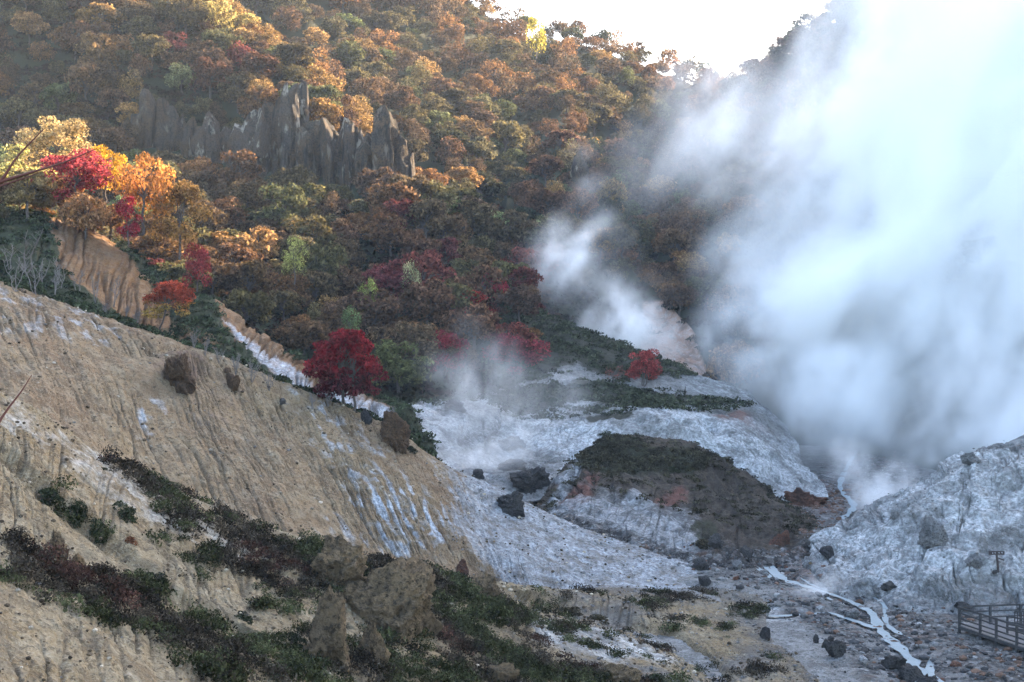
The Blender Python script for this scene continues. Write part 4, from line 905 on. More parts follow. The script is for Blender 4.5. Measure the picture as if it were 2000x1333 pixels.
rock_at(765, 1232, 190, 125, 'rock_tan', 'longest craggy tan boulder sloping down to the right', 704, rough=.45, fine=.14, tilt=.30, Yoff=.8)
rock_at(828, 1238, 78, 60, 'rock_tan', 'lower right end block of the craggy outcrop', 705, rough=.4, fine=.08)
rock_at(944, 1165, 70, 46, 'rock_tan', 'small pointed tan boulder in the shrubs right of the outcrop', 706, prof=prof_top, fine=.1)
rock_at(903, 1118, 28, 26, 'rock_red', 'small upright brown stone above the pointed tan boulder', 707, prof=prof_top)
rock_at(768, 866, 70, 66, 'rock_rust', 'big rust brown boulder on the crest right of the crimson maple', 708, fine=.13, tilt=.35, rough=.35)
rock_at(716, 826, 24, 26, 'rock_dark', 'dark stone at the left foot of the rust boulder', 709)
rock_at(340, 742, 84, 46, 'rock_rust', 'crumbling dark brown outcrop on the upper gullied slope', 710, rough=.8, fine=.16, tilt=.35, bury=1.1)
rock_at(455, 762, 30, 34, 'rock_rust', 'squarish brown stone on the gullied slope right of the outcrop', 711)
rock_at(442, 728, 18, 10, 'rock_rust', 'flat brown stone just above the squarish stone', 7110)
rock_at(552, 788, 14, 10, 'rock_dark', 'little grey green stone on the gullied slope below the maple', 712)
rock_at(997, 1000, 58, 42, 'rock_dark', 'large dark grey lump on the white talus', 713, rough=.5, fine=.12)
rock_at(935, 936, 24, 20, 'rock_dark', 'black boulder at the lower end of the slope crest', 714)
rock_at(113, 1100, 44, 66, 'rock_tan', 'mushroom shaped pillar rock with a dark cap on the near slope', 715, prof=prof_over, fine=.1)
rock_at(152, 1110, 26, 30, 'rock_tan', 'small jagged rock right of the mushroom rock', 716, prof=prof_top)
rock_at(980, 1335, 70, 42, 'rock_tan', 'dark craggy rock cut by the bottom edge', 717, rough=.4, fine=.1)
rock_at(1215, 1335, 80, 40, 'rock_tan', 'brown rock at the bottom edge left of the dark bush', 718, rough=.4, fine=.1)
rock_at(1000, 875, 56, 22, 'rock_grey', 'grey mound of rock in the steam of the white basin', 719, rough=.5)
rock_at(900, 1240, 0.1, 0.1, 'rock_tan', None, 1) if False else None
# heap of black stones by the stream
rock_at(1632, 1283, 40, 36, 'rock_dark', 'largest black rock of the heap beside the stream', 720, rough=.3)
rock_at(1624, 1256, 14, 12, 'rock_dark', 'small round black stone balanced on top of the heap', 721, Yoff=0.2, big=False, bury=0)
rock_at(1612, 1266, 16, 18, 'rock_dark', 'black stone on the left of the heap', 722, big=False)
rock_at(1594, 1255, 12, 16, 'rock_dark', 'upright black stone left of the heap', 723, big=False)
rock_at(1494, 1248, 20, 24, 'rock_dark', 'single black stone on the grey flat left of the heap', 724, big=False)
rock_at(1617, 1086, 34, 20, 'rock_dark', 'smooth black boulder lying right of the stream bend', 725, tilt=-.35, rough=.15, fine=.03)
rock_at(1395, 1068, 36, 26, 'rock_dark', 'black boulder in the rubble under the brown mound', 726, big=False)
rock_at(1455, 1088, 34, 22, 'rock_dark', 'dark boulder right of it at the upper rubble edge', 727, big=False)
rock_at(1366, 1112, 40, 22, 'rock_dark', 'broad dark boulder in the middle of the rubble', 728, big=False)
rock_at(1376, 1142, 26, 18, 'rock_dark', 'isolated dark boulder below the rubble', 729, big=False)
rock_at(1440, 1112, 22, 18, 'rock_grey', 'blue grey boulder between the dark ones in the rubble', 730, big=False)
rock_at(1520, 1066, 44, 30, 'rock_red', 'reddish brown boulder above the stream bend', 731, rough=.45, fine=.1)
rock_at(1735, 1150, 34, 14, 'rock_dark', 'flat black stone at the foot of the pale mound', 732, big=False)
rock_at(1780, 1330, 60, 30, 'rock_dark', 'black boulder at the bottom edge left of the stream', 733)
rock_at(1745, 1305, 50, 26, 'rock_dark', 'black boulder upslope of the bottom edge one by the stream', 734)
rock_at(1815, 1345, 50, 26, 'rock_dark', 'black boulder half out of the picture at the stream', 735)
rock_at(1663, 1206, 30, 18, 'rock_grey', 'grey boulder beside the lower stream branch', 736, big=False)
rock_at(1900, 1105, 34, 26, 'rock_grey', 'grey knob sticking out of the pale mound', 737, bury=.5)
rock_at(1750, 1010, 22, 12, 'rock_grey', 'small grey crag on the crest of the pale mound', 738, big=False)
rock_at(1820, 1060, 60, 52, 'rock_grey', 'yellowish grey crag breaking out of the pale mound', 739, rough=.5, fine=.12, bury=.6)
rock_at(1895, 905, 40, 22, 'rock_grey', 'rough crag on the skyline of the pale mound', 740, rough=.5, bury=.5)
rock_at(1575, 985, 90, 34, 'rock_red', 'rusty brown rubble bank left of the upper stream', 741, rough=.6, fine=.16, bury=.4)
rock_at(890, 800, 44, 20, 'rock_dark', 'dark crag in the white basin behind the steam', 742, rough=.6)
rock_at(1000, 918, 60, 20, 'rock_dark', 'dark rubble crag in the hollow left of the brown mound', 743, rough=.6, fine=.15)
rock_at(1040, 952, 90, 40, 'rock_dark', 'largest dark crag in the hollow left of the brown mound', 744, rough=.5, fine=.14, bury=.5)
rock_at(1880, 1190, 30, 14, 'rock_dark', 'dark boulder behind the boardwalk rail', 745, big=False)

# loose stones, each a thing; shared shapes
STONEV = [np_mesh('stone', *rock_shape(ICO3, 800 + k, .4, 10, None, .03), None, None, False) for k in range(8)]
SM = {'black': 'rock_dark', 'grey': 'rock_grey', 'rust brown': 'rock_red', 'tan': 'rock_tan'}
SMESH = {}
for cn, mk in SM.items():
    for k, me in enumerate(STONEV):
        c = me.copy(); c.materials.append(M[mk]); SMESH[cn, k] = c
def stones(poly, n, smin, smax, cols, place, group):
    out = []; xs = [p[0] for p in poly]; ys = [p[1] for p in poly]; tries = 0
    while len(out) < n and tries < n * 30:
        tries += 1; x, y = rs.uniform(min(xs), max(xs)), rs.uniform(min(ys), max(ys))
        if not in_poly(x, y, poly): continue
        s = smin + (smax - smin) * rs.uniform() ** 2.2
        if any(math.hypot(x - q[0], (y - q[1]) * 1.5) < (s + q[2]) * 0.6 for q in out): continue
        out.append((x, y, s))
    out.sort(key=lambda q: q[0]); nrow = max(1, len(out) // 14); band = (max(ys) - min(ys)) / nrow + 1e-6; rr = {}
    for q in out: rr.setdefault(int((q[1] - min(ys)) / band), []).append(q)
    for ri, r in enumerate(sorted(rr)):
        for i, (x, y, s) in enumerate(rr[r]):
            h, n_ = hit(x, y)
            if h is None: continue
            if rs.uniform() < .5: s *= .8
            cn = cols[rs.randint(len(cols))]; w = s * h[1] / FPX / 2
            o = link('stone', SMESH[cn, rs.randint(8)], None, None, tuple(np.array(h) + np.array([0, 0, -w * .05])))
            o.scale = (w * rs.uniform(.8, 1.3), w * rs.uniform(.8, 1.2), w * rs.uniform(.5, .85)); o.rotation_euler = (rs.uniform(-.4, .4), rs.uniform(-.4, .4), rs.uniform(0, 6.28))
            tag(o, '%s %s stone %s, %s from left in %s row' % (['small', 'larger'][s > (smin + smax) / 2], cn, place, ORD[min(i, 29)], 'top' if ri == 0 else ORD[ri]), 'stone', group)
stones([(1330, 1060), (1420, 1060), (1530, 1090), (1560, 1140), (1480, 1140), (1400, 1130), (1320, 1110)], 60, 8, 30, ['black', 'black', 'grey', 'rust brown'], 'in the rubble', 'stones in the rubble under the brown mound')
stones([(1060, 990), (1120, 1010), (1250, 1070), (1340, 1095), (1330, 1115), (1220, 1085), (1090, 1025)], 34, 6, 16, ['black', 'grey', 'grey'], 'along the gully', 'stones along the dry gully')
stones([(1500, 1150), (1620, 1150), (1700, 1200), (1740, 1240), (1640, 1260), (1560, 1220)], 34, 6, 20, ['black', 'grey', 'rust brown'], 'between stream branches', 'stones between the stream branches')
stones([(1740, 1180), (1870, 1190), (1990, 1290), (2000, 1333), (1830, 1333), (1790, 1270), (1740, 1220)], 60, 7, 26, ['rust brown', 'grey', 'grey', 'rust brown', 'black'], 'right of the stream', 'stones on the shingle right of the stream')
stones([(1640, 880), (1780, 880), (1760, 960), (1680, 980), (1640, 960)], 26, 5, 16, ['rust brown', 'grey', 'black'], 'on the upper streambed', 'stones on the upper stream bed')
stones([(1540, 1100), (1640, 1080), (1640, 1130), (1560, 1135)], 16, 5, 16, ['rust brown', 'tan', 'grey'], 'on the gravel bar', 'stones on the gravel bar')
stones([(1400, 1180), (1600, 1240), (1760, 1333), (1450, 1333), (1380, 1260)], 30, 4, 13, ['black', 'black', 'grey'], 'on the grey flat', 'stones scattered on the grey flat')
stones([(1785, 1215), (1865, 1215), (1870, 1245), (1800, 1240)], 14, 12, 24, ['black', 'grey'], 'in the pile by the boardwalk', 'stones piled left of the boardwalk')

# shingle too fine to count
ptsG = sample_pix('ground', lambda px, py, P, V, U: (P[..., 1] > 70) * (P[..., 1] < 190) * (px > 1000) * (0.15 + poly_mask(px, py, [(1330, 1060), (1560, 1000), (1700, 820), (1780, 880), (1700, 1000), (1800, 1180), (2050, 1200), (2050, 1400), (1750, 1400), (1500, 1180), (1330, 1130)], 20)), 1, 9000)
GV = [(rock_shape(ico(1), 900 + k, .5, 4, None, 0)) for k in range(5)]
Vs, Fs, o = [], [], 0
ptsG = np.concatenate([ptsG, sample_pix('near_slope', lambda px, py, P, V, U: (V > 1) * (0.02 + sstep(900, 1300, px)), 1, 2500), sample_pix('gullied_slope', lambda px, py, P, V, U: (V > 2.1) * (.05 + sstep(800, 1000, px)), 1, 2500), sample_pix('pale_mound', lambda px, py, P, V, U: (V > 1) * (.3 + np.clip(fbm(P * .3, 3), 0, 1)), 1, 3500)])
for p in ptsG:
    v, f = GV[rs.randint(5)]; s = 0.025 + 0.11 * rs.uniform() ** 4
    Vs.append(v * s * np.array([1.2, 1, .7]) + p + np.array([0, 0, s * .1])); Fs.append(f + o); o += len(v)
tag(link('gravel', np_mesh('gravel', np.concatenate(Vs), np.concatenate(Fs), M['rock_grey'], None, False)), 'fine grey gravel strewn over the slopes and valley floor', 'gravel', kind='stuff')

# rubble banks: broken rock lying too thick to count
RUB = [[(1330, 1060), (1440, 1055), (1560, 1100), (1580, 1150), (1480, 1150), (1400, 1140), (1310, 1110)], [(1040, 985), (1110, 1005), (1250, 1065), (1350, 1095), (1330, 1120), (1220, 1090), (1080, 1030)], [(1480, 1170), (1620, 1150), (1720, 1200), (1790, 1290), (1860, 1345), (1700, 1345), (1640, 1260)],
       [(1740, 1190), (1870, 1200), (2010, 1290), (2010, 1345), (1830, 1345)], [(1530, 1000), (1600, 950), (1680, 960), (1640, 1010), (1600, 1080), (1520, 1060)], [(1600, 1080), (1700, 1120), (1760, 1180), (1700, 1200), (1640, 1160)], [(1640, 840), (1760, 850), (1800, 930), (1680, 980)]]
ptsR = sample_pix('ground', lambda px, py, P, V, U: np.max([poly_mask(px, py, q, 12) for q in RUB], axis=0) * np.clip(.4 + fbm(P * .5, 3), 0, 1) * (P[..., 1] < 230), 1, 5200)
Vs, Fs, Cs, o = [], [], [], 0
for p in ptsR:
    v, f = GV[rs.randint(5)]; s = 0.06 + 0.26 * rs.uniform() ** 3; a = rs.uniform(0, 6.28); R3 = np.array([[math.cos(a), -math.sin(a), 0], [math.sin(a), math.cos(a), 0], [0, 0, 1]])
    far = sstep(1000, 1300, 0); x_, y_ = 1000 + p[0] / p[1] * FPX, 667 - (p[2] - CAMZ) / p[1] * FPX
    rusty = (1520 < x_ < 1680 and y_ < 1060) or (x_ > 1740 and y_ > 1200 and rs.uniform() < .22) or rs.uniform() < .07
    c_ = (np.array([0.11, 0.065, 0.045]) if rusty else np.array([[0.04, .038, .038], [0.10, .095, .09], [.2, .195, .19]][rs.choice(3, p=[.5, .35, .15])])) * rs.uniform(.6, 1.4)
    Vs.append((v * s * np.array([1.3, 1, .75])) @ R3.T + p + np.array([0, 0, s * .1])); Fs.append(f + o); o += len(v); Cs.append(np.tile(np.append(c_, 1), (len(v), 1)))
t = NT('rubble_mat'); c_ = t.n('ShaderNodeAttribute', attribute_name='tint').outputs['Color']; n_ = t.noise(6, 4, .7)
M['rubble'] = t.surf(t.mix(1.0, c_, t.ramp(n_, [(.3, .5), (.7, 1.5)]), 'MULTIPLY'), .9, t.bump(n_, .6, .1))
tag(link('rubble', np_mesh('rubble', np.concatenate(Vs), np.concatenate(Fs), M['rubble'], None, False, np.concatenate(Cs))), 'dark and rusty rubble lying thick along the stream banks', 'rubble', kind='stuff')

ptsK = np.concatenate([sample_pix('gullied_slope', lambda px, py, P, V, U: (V > 2.1) * (.25 + np.clip(fbm(P * .35, 3), 0, 1)), 1, 3000), sample_pix('near_slope', lambda px, py, P, V, U: (V > 1) * (.2 + np.clip(fbm(P * .5, 3), 0, 1)), 1, 5500)])
Vs, Fs, Cs, o = [], [], [], 0
for p in ptsK:
    v, f = GV[rs.randint(5)]; s = (0.025 + 0.12 * rs.uniform() ** 3.5) * (1 if p[1] > 60 else .7)
    c_ = np.array([[0.05, .036, .022], [0.13, .095, .06], [.32, .27, .20]][rs.choice(3, p=[.45, .35, .2])]) * rs.uniform(.6, 1.4)
    Vs.append(v * s * np.array([1.2, 1, .8]) + p + np.array([0, 0, s * .15])); Fs.append(f + o); o += len(v); Cs.append(np.tile(np.append(c_, 1), (len(v), 1)))
tag(link('soil_clods', np_mesh('soil_clods', np.concatenate(Vs), np.concatenate(Fs), M['rubble'], None, False, np.concatenate(Cs))), 'crumbly brown and pale soil clods strewn over the tan slopes', 'soil', kind='stuff')

# --- cliff pillars on the wooded spur
PIL = [(292, 330, 56, 150, 0, 'leftmost tall grey pillar of the cliff'), (268, 325, 40, 110, 0, 'low dark buttress at the left end of the cliff'), (335, 330, 46, 120, 0, 'dark grey pillar right of the leftmost tall one'), (372, 335, 44, 100, 0, 'narrow dark pillar in the left half of the cliff'),
       (415, 330, 54, 105, 1, 'pale tipped cone shaped pillar in the left half of the cliff'), (450, 350, 50, 70, 0, 'low buttress between the two cone shaped pillars'), (488, 340, 66, 120, 1, 'pale cream cone shaped pillar at the middle of the cliff'),
       (530, 360, 40, 150, 0, 'dark column right of the cream cone pillar'), (556, 345, 44, 170, 1, 'tall column with a hanging pale foot in mid cliff'), (578, 250, 40, 95, 1, 'highest pillar of the cliff touching the lit crest'), (600, 350, 60, 120, 0, 'broad brown wall pillar right of mid cliff'),
       (640, 360, 60, 128, 0, 'brown cliff pillar under the lit trees'), (680, 375, 60, 150, 1, 'pale streaked pillar in the right half of the cliff'), (718, 385, 44, 110, 0, 'dark recessed pillar in the right half of the cliff'), (745, 385, 74, 165, 0, 'massive brown pillar near the right end of the cliff'), (785, 385, 44, 95, 0, 'low end buttress at the right end of the cliff')]
for i, (x, y, w, hh, pale, lab) in enumerate(PIL):
    Y = 236.5 - 0.010 * (x - 290) + (5 if i in (9,) else 0) + (1.5 if not pale else 0); p = W(x, y, Y); m = Y / FPX
    cols_, r_ = [], np.random.RandomState(1000 + i)
    for q in range(4):                                     # each pillar is a bundle of split columns
        V4, F4 = ICO4; Q = V4.copy(); zz = np.clip(Q[:, 2], -1, 1); rxy = np.hypot(Q[:, 0], Q[:, 1]) + 1e-6
        Q[:, :2] *= (0.15 + 0.85 * (1 - np.abs(zz) ** (5 if not pale else 3)) ** .5 / np.maximum(rxy, .2))[:, None]
        for kk in range(14):
            n = np.array([r_.normal(), r_.normal(), r_.normal() * .28]); n /= np.linalg.norm(n); d = r_.uniform(.45, .8); tt_ = Q @ n; mm = tt_ > d; Q[mm] -= np.outer((tt_[mm] - d) * .97, n)
        for kk in range(3):
            n = np.array([r_.normal() * .7, r_.normal() * .7, 1.0]); n /= np.linalg.norm(n); d = r_.uniform(.62, .9); tt_ = Q @ n; mm = tt_ > d; Q[mm] -= np.outer((tt_[mm] - d) * .97, n)
        k_ = np.clip((Q[:, 2] + 1) / 2, 0, 1); Q[:, :2] *= (1.15 - (0.55 if pale or i in (0, 2) else 0.25) * k_ ** 1.6)[:, None]
        Q *= (1 + 0.10 * fbm(Q * np.array([2.2, 2.2, 3.0]) + q * 7 + i, 4) + 0.07 * ridged(Q * np.array([3, 3, 1.5]) + q + i, 3))[:, None]
        hq = r_.uniform(.62, 1.0) if q else 1.0; wq = r_.uniform(.34, .52) if q else .55
        Q = Q * np.array([w * m * wq, w * m * .6, hh * m * .56 * hq]); Q[:, 2] += hh * m * (.5 * hq); Q[Q[:, 2] < .2 * hh * m, 2] *= 1.9
        if q: Q[:, 0] += w * m * (-.38, .40, .05)[q - 1]; Q[:, 1] += r_.uniform(-.3, .3) * w * m - (.25 * w * m if q == 3 else 0)
        cols_.append((Q, F4))
    P, F = join(cols_)
    tag(link('rock_pillar', np_mesh('rock_pillar', P, F, M['cliff_pale' if pale else 'cliff']), None, None, tuple(p)), 'rock ' + lab if False else lab, 'rock pillar', 'pillars of the cliff')
x, y, Y = 1135, 350, 268
P, F = rock_shape(ICO5, 1040, .3, 5, None, .08); k_ = np.clip((P[:, 2] + 1) / 2, 0, 1); P[:, :2] *= (1.2 - .8 * k_)[:, None]; P *= np.array([2.0, 1.8, 3.0])
tag(link('rock_pillar', np_mesh('rock_pillar', P, F, M['cliff_pale']), None, None, tuple(W(1132, 330, 243))), 'pale pink rock spire alone in the ravine, half veiled by mist', 'rock pillar')

# ------------------------------------------------------------------ water
_G = SHEETS['ground'][0][::2, ::2]; _j = np.arange(_G.shape[0] * _G.shape[1]).reshape(_G.shape[:2])
GT = BVHTree.FromPolygons([tuple(v) for v in _G.reshape(-1, 3)], [tuple(int(i) for i in f) for f in np.stack([_j[:-1, :-1], _j[:-1, 1:], _j[1:, 1:], _j[1:, :-1]], -1).reshape(-1, 4)])
def gdrop(x, y): r = GT.ray_cast(Vector((x, y, 60)), Vector((0, 0, -1)), 100); return r[0], r[1]
def ribbon(path, wmul, lift):
    A = path; V, F = [], []
    for i in range(len(A)):
        t = A[min(i + 1, len(A) - 1)][:2] - A[max(i - 1, 0)][:2]; t = t / max(np.linalg.norm(t), 1e-6); n = np.array([-t[1], t[0]])
        w = A[i][3] * wmul * (1 + .9 * perlin(np.array([[i * .31, 2.2, 0]]))[0])
        for s in (-1, -.33, .33, 1):
            q = A[i][:2] + n * s * w; V.append((q[0], q[1], A[i][2] + lift))
    for i in range(len(A) - 1):
        for s in range(3): F.append((i * 4 + s, i * 4 + s + 1, i * 4 + s + 5, i * 4 + s + 4))
    return np.array(V), np.array(F)
t = NT('milky_water_mat'); n = t.noise(1.2, 4, .6); n2 = t.noise(6, 3, .6)
b = t.n('ShaderNodeBsdfPrincipled', {'Base Color': t.mix(n, (0.10, 0.14, 0.155), (0.21, 0.255, 0.275)), 'Roughness': 0.5, 'Specular IOR Level': 0.12})
t.t.links.new(t.bump(n2, .35, .1), b.inputs['Normal']); t.t.links.new(b.outputs[0], t.out.inputs[0]); M['water'] = t.m
SP3 = SP1[int(len(SP1) * .56):].copy(); SP3[:, 0] += 1.1 + .5 * np.sin(np.arange(len(SP3)) * .17); SP3[:, 3] *= .55
SP4 = SP1[int(len(SP1) * .3):int(len(SP1) * .75)].copy(); SP4[:, 0] -= 1.2 + .5 * np.sin(np.arange(len(SP4)) * .23); SP4[:, 3] *= .5
for nm, sp, sd_ in (('stream_water', SP1, 1), ('stream_water', SP2, 2), ('stream_water', SP3, 3), ('stream_water', SP4, 4)):
    # sit the water on the carved bed
    A = sp.copy()
    for q in A:
        h, _n = gdrop(q[0], q[1])
        zz = []
        for dx in (-1.2, 0, 1.2):
            hh, _ = gdrop(q[0] + dx * q[3], q[1])
            if hh is not None: zz.append(hh[2])
        q[2] = min(zz) if zz else q[2]
    k5 = np.ones(9) / 9; zz = np.convolve(np.pad(A[:, 2], 4, 'edge'), k5, 'valid'); A[:, 2] = zz
    V, F = ribbon(A, 0.38, 0.16); tag(link(nm, np_mesh(nm, V, F, M['water'])), kind='structure')
c = floor_pt(1512, 1198); ang = np.linspace(0, 2 * math.pi, 41)[:-1]; rr_ = 1 + .2 * perlin(np.stack([np.cos(ang) * 1.5, np.sin(ang) * 1.5, 0 * ang + 5], -1))
h, _n = gdrop(c[0], c[1]); V = np.stack([c[0] + np.cos(ang) * 1.9 * rr_, c[1] + np.sin(ang) * 1.7 * rr_, 0 * ang + h[2] + .14], -1); V = np.concatenate([V, [[c[0], c[1], h[2] + .14]]])
F = np.array([(i, (i + 1) % 40, 40, 40) for i in range(40)])
t = NT('pool_water_mat'); b = t.n('ShaderNodeBsdfPrincipled', {'Base Color': (0.25, 0.50, 0.55, 1), 'Roughness': 0.08}); t.t.links.new(b.outputs[0], t.out.inputs[0])
tag(link('pool_water', np_mesh('pool_water', V, F, t.m)), kind='structure')

# ------------------------------------------------------------------ boardwalk and signpost
t = NT('weathered_wood_mat')
v = t.n('ShaderNodeTexCoord').outputs['Object']; n = t.noise(2.0, 5, .65, vec=v); n2 = t.noise(14.0, 3, .7, vec=v)
M['wood'] = t.surf(t.mix(t.ramp(n2, [(.35, 0.), (.7, 1.)]), t.mix(n, (0.035, 0.033, 0.033), (0.08, 0.076, 0.074)), (0.025, 0.024, 0.025)), .9, t.bump(n2, .5, .02))
t = NT('deck_wood_mat'); v = t.n('ShaderNodeTexCoord').outputs['Object']; n = t.noise(3.0, 4, .6, vec=v)
M['deck'] = t.surf(t.mix(n, (0.10, 0.092, 0.088), (0.16, 0.148, 0.14)), .9, t.bump(n, .4, .02))
t = NT('dark_wood_mat'); n = t.noise(5.0, 4, .6); M['darkwood'] = t.surf(t.mix(n, (0.035, 0.028, 0.028), (0.07, 0.055, 0.05)), .9, t.bump(n, .5, .02))
t = NT('pale_paint_mat'); M['paint'] = t.surf((0.55, 0.57, 0.6, 1), .8)
def beam(a, b, w, h, up=(0, 0, 1)):
    a, b, up = Vector(a), Vector(b), Vector(up); d = (b - a).normalized(); s = d.cross(up)
    if s.length < .01: s = d.cross(Vector((0, 1, 0)))
    s.normalize(); u = s.cross(d).normalized(); V = []
    for p in (a, b):
        for i, j in ((-1, -1), (1, -1), (1, 1), (-1, 1)): V.append(tuple(p + s * (i * w / 2) + u * (j * h / 2)))
    F = [(0, 1, 2, 3), (7, 6, 5, 4), (0, 4, 5, 1), (1, 5, 6, 2), (2, 6, 7, 3), (3, 7, 4, 0)]
    return np.array(V), np.array(F)
def part(name, pieces, mat, par, base, bev=0.012):
    V, F = join(pieces); me = np_mesh(name, V - np.array(base), F, M[mat], None, False); o = link(name, me, None, par)
    if bev: md = o.modifiers.new('bevel', 'BEVEL'); md.width = bev; md.segments = 2
    return o
g0 = floor_pt(1874, 1240); zd = float(g0[2]) + 0.55                      # deck top
P0 = np.array([g0[0], g0[1]]); P3 = np.array([(1984 - 1000) / FPX * 80.3, 80.3]); dF = (P3 - P0) / np.linalg.norm(P3 - P0)
Lf = np.linalg.norm(P3 - P0) / 3; back_d = np.array([0.985, 0.17]); 
base = (P0[0], P0[1], g0[2])
bw = empty('boardwalk', base, 'weathered grey timber boardwalk with post and rail fences at the lower right', 'boardwalk')
FR = [P0, P0 + dF * Lf * 1.15, P0 + dF * Lf * 2.0, P0 + dF * Lf * 3.05, P0 + dF * Lf * 4.3, P0 + dF * Lf * 5.5]
RR = [P0 + back_d * 2.0 * k for k in range(1, 6)]
def zt(z): return z
# deck planks, laid across
ex = RR[-1]; fx = FR[-1]; npl = 46
for k in range(npl):
    t0 = k / npl; a = FR[0] * (1 - t0) + fx * t0; bq = a + back_d * (9.8)
    if k == 0: pl = []
    pl.append(beam((a[0], a[1], zd - .025), (bq[0], bq[1], zd - .025), np.linalg.norm(fx - FR[0]) / npl * .94 / 1.02, .05))
part('deck', pl, 'deck', bw, base, 0)
part('joist', [beam((*FR[0], zd - .14), (*fx, zd - .14), .10, .18)], 'wood', bw, base)
part('joist', [beam((*(FR[0]), zd - .14), (*RR[-1], zd - .14), .10, .18)], 'wood', bw, base)
def ground_at(x, y):
    h, _n = drop(x, y); return h[2] if h is not None else 0
for q in FR + RR:
    post = part('post', [beam((q[0], q[1], min(ground_at(*q), zd - .3) - .3), (q[0], q[1], zd + 1.16), .15, .15, (0, 1, 0))], 'wood', bw, base, .025)
def rails(Q, hs):
    for a, b in zip(Q[:-1], Q[1:]):
        for hz, hh_ in hs: part('rail', [beam((*a, zd + hz), (*b, zd + hz), .06, hh_)], 'wood', bw, base)
rails(FR, [(1.08, .11), (.74, .09), (.42, .09), (.14, .09)]); rails([P0] + RR, [(1.12, .10), (.80, .08), (.45, .08)])
# inner fence with pickets along the middle of the deck
I0 = P0 + dF * Lf * 1.5 + back_d * 1.3; IQ = [I0, I0 + dF * 1.4 + back_d * .9, I0 + dF * 2.9 + back_d * 1.9, I0 + dF * 4.4 + back_d * 2.9]
for q in IQ: part('post', [beam((q[0], q[1], zd), (q[0], q[1], zd + 1.05), .12, .12, (0, 1, 0))], 'wood', bw, base, .02)
rails(IQ, [(1.0, .09), (.62, .22), (.30, .22)])
J0 = P0 + back_d * 3.2 + dF * .6
for k in range(26):
    q = J0 + back_d * .2 * k; part('picket', [beam((q[0], q[1], zd), (q[0], q[1], zd + .85), .06, .03, (0, 1, 0))], 'wood', bw, base, 0)
part('rail', [beam((*J0, zd + .82), (*(J0 + back_d * 5.0), zd + .82), .06, .09)], 'wood', bw, base); part('rail', [beam((*J0, zd + .2), (*(J0 + back_d * 5.0), zd + .2), .06, .07)], 'wood', bw, base)

h, _n = hit(1951, 1117); s0 = np.array(h); m = s0[1] / FPX
sg = empty('signpost', tuple(s0), 'dark weathered wooden signpost tilting on the pale mound above the boardwalk', 'signpost')
tl = -3 * m
part('post', [beam(s0 + np.array([0, 0, -.3]), s0 + np.array([-5 * m, 0, 38 * m]), .13, .11, (0, 1, 0))], 'darkwood', sg, tuple(s0))
brd = part('board', [beam(s0 + np.array([-21 * m, -.09, 36.5 * m]), s0 + np.array([10 * m, -.09, 36.5 * m]), .04, 7.5 * m)], 'darkwood', sg, tuple(s0))
part('brace', [beam(s0 + np.array([-4 * m, 0, 27 * m]), s0 + np.array([10 * m, 0, 22 * m]), .05, .07)], 'darkwood', sg, tuple(s0))
marks = []
for k, x in enumerate((-13, -8.5, -1, 4.5)):
    c0 = s0 + np.array([x * m, -.117, 36.5 * m]); marks += [beam(c0 + np.array([-.045, 0, .02 * (k - 1)]), c0 + np.array([.04, 0, .02 * (k - 1) + .01]), .006, .016), beam(c0 + np.array([.01 * k, 0, -.035]), c0 + np.array([.01 * k, 0, .04]), .006, .014, (1, 0, 0))]
part('lettering', marks, 'paint', brd, tuple(s0), 0)
rock_at(1944, 1120, 12, 6, 'rock_dark', 'small dark stone at the foot of the signpost', 760, big=False)

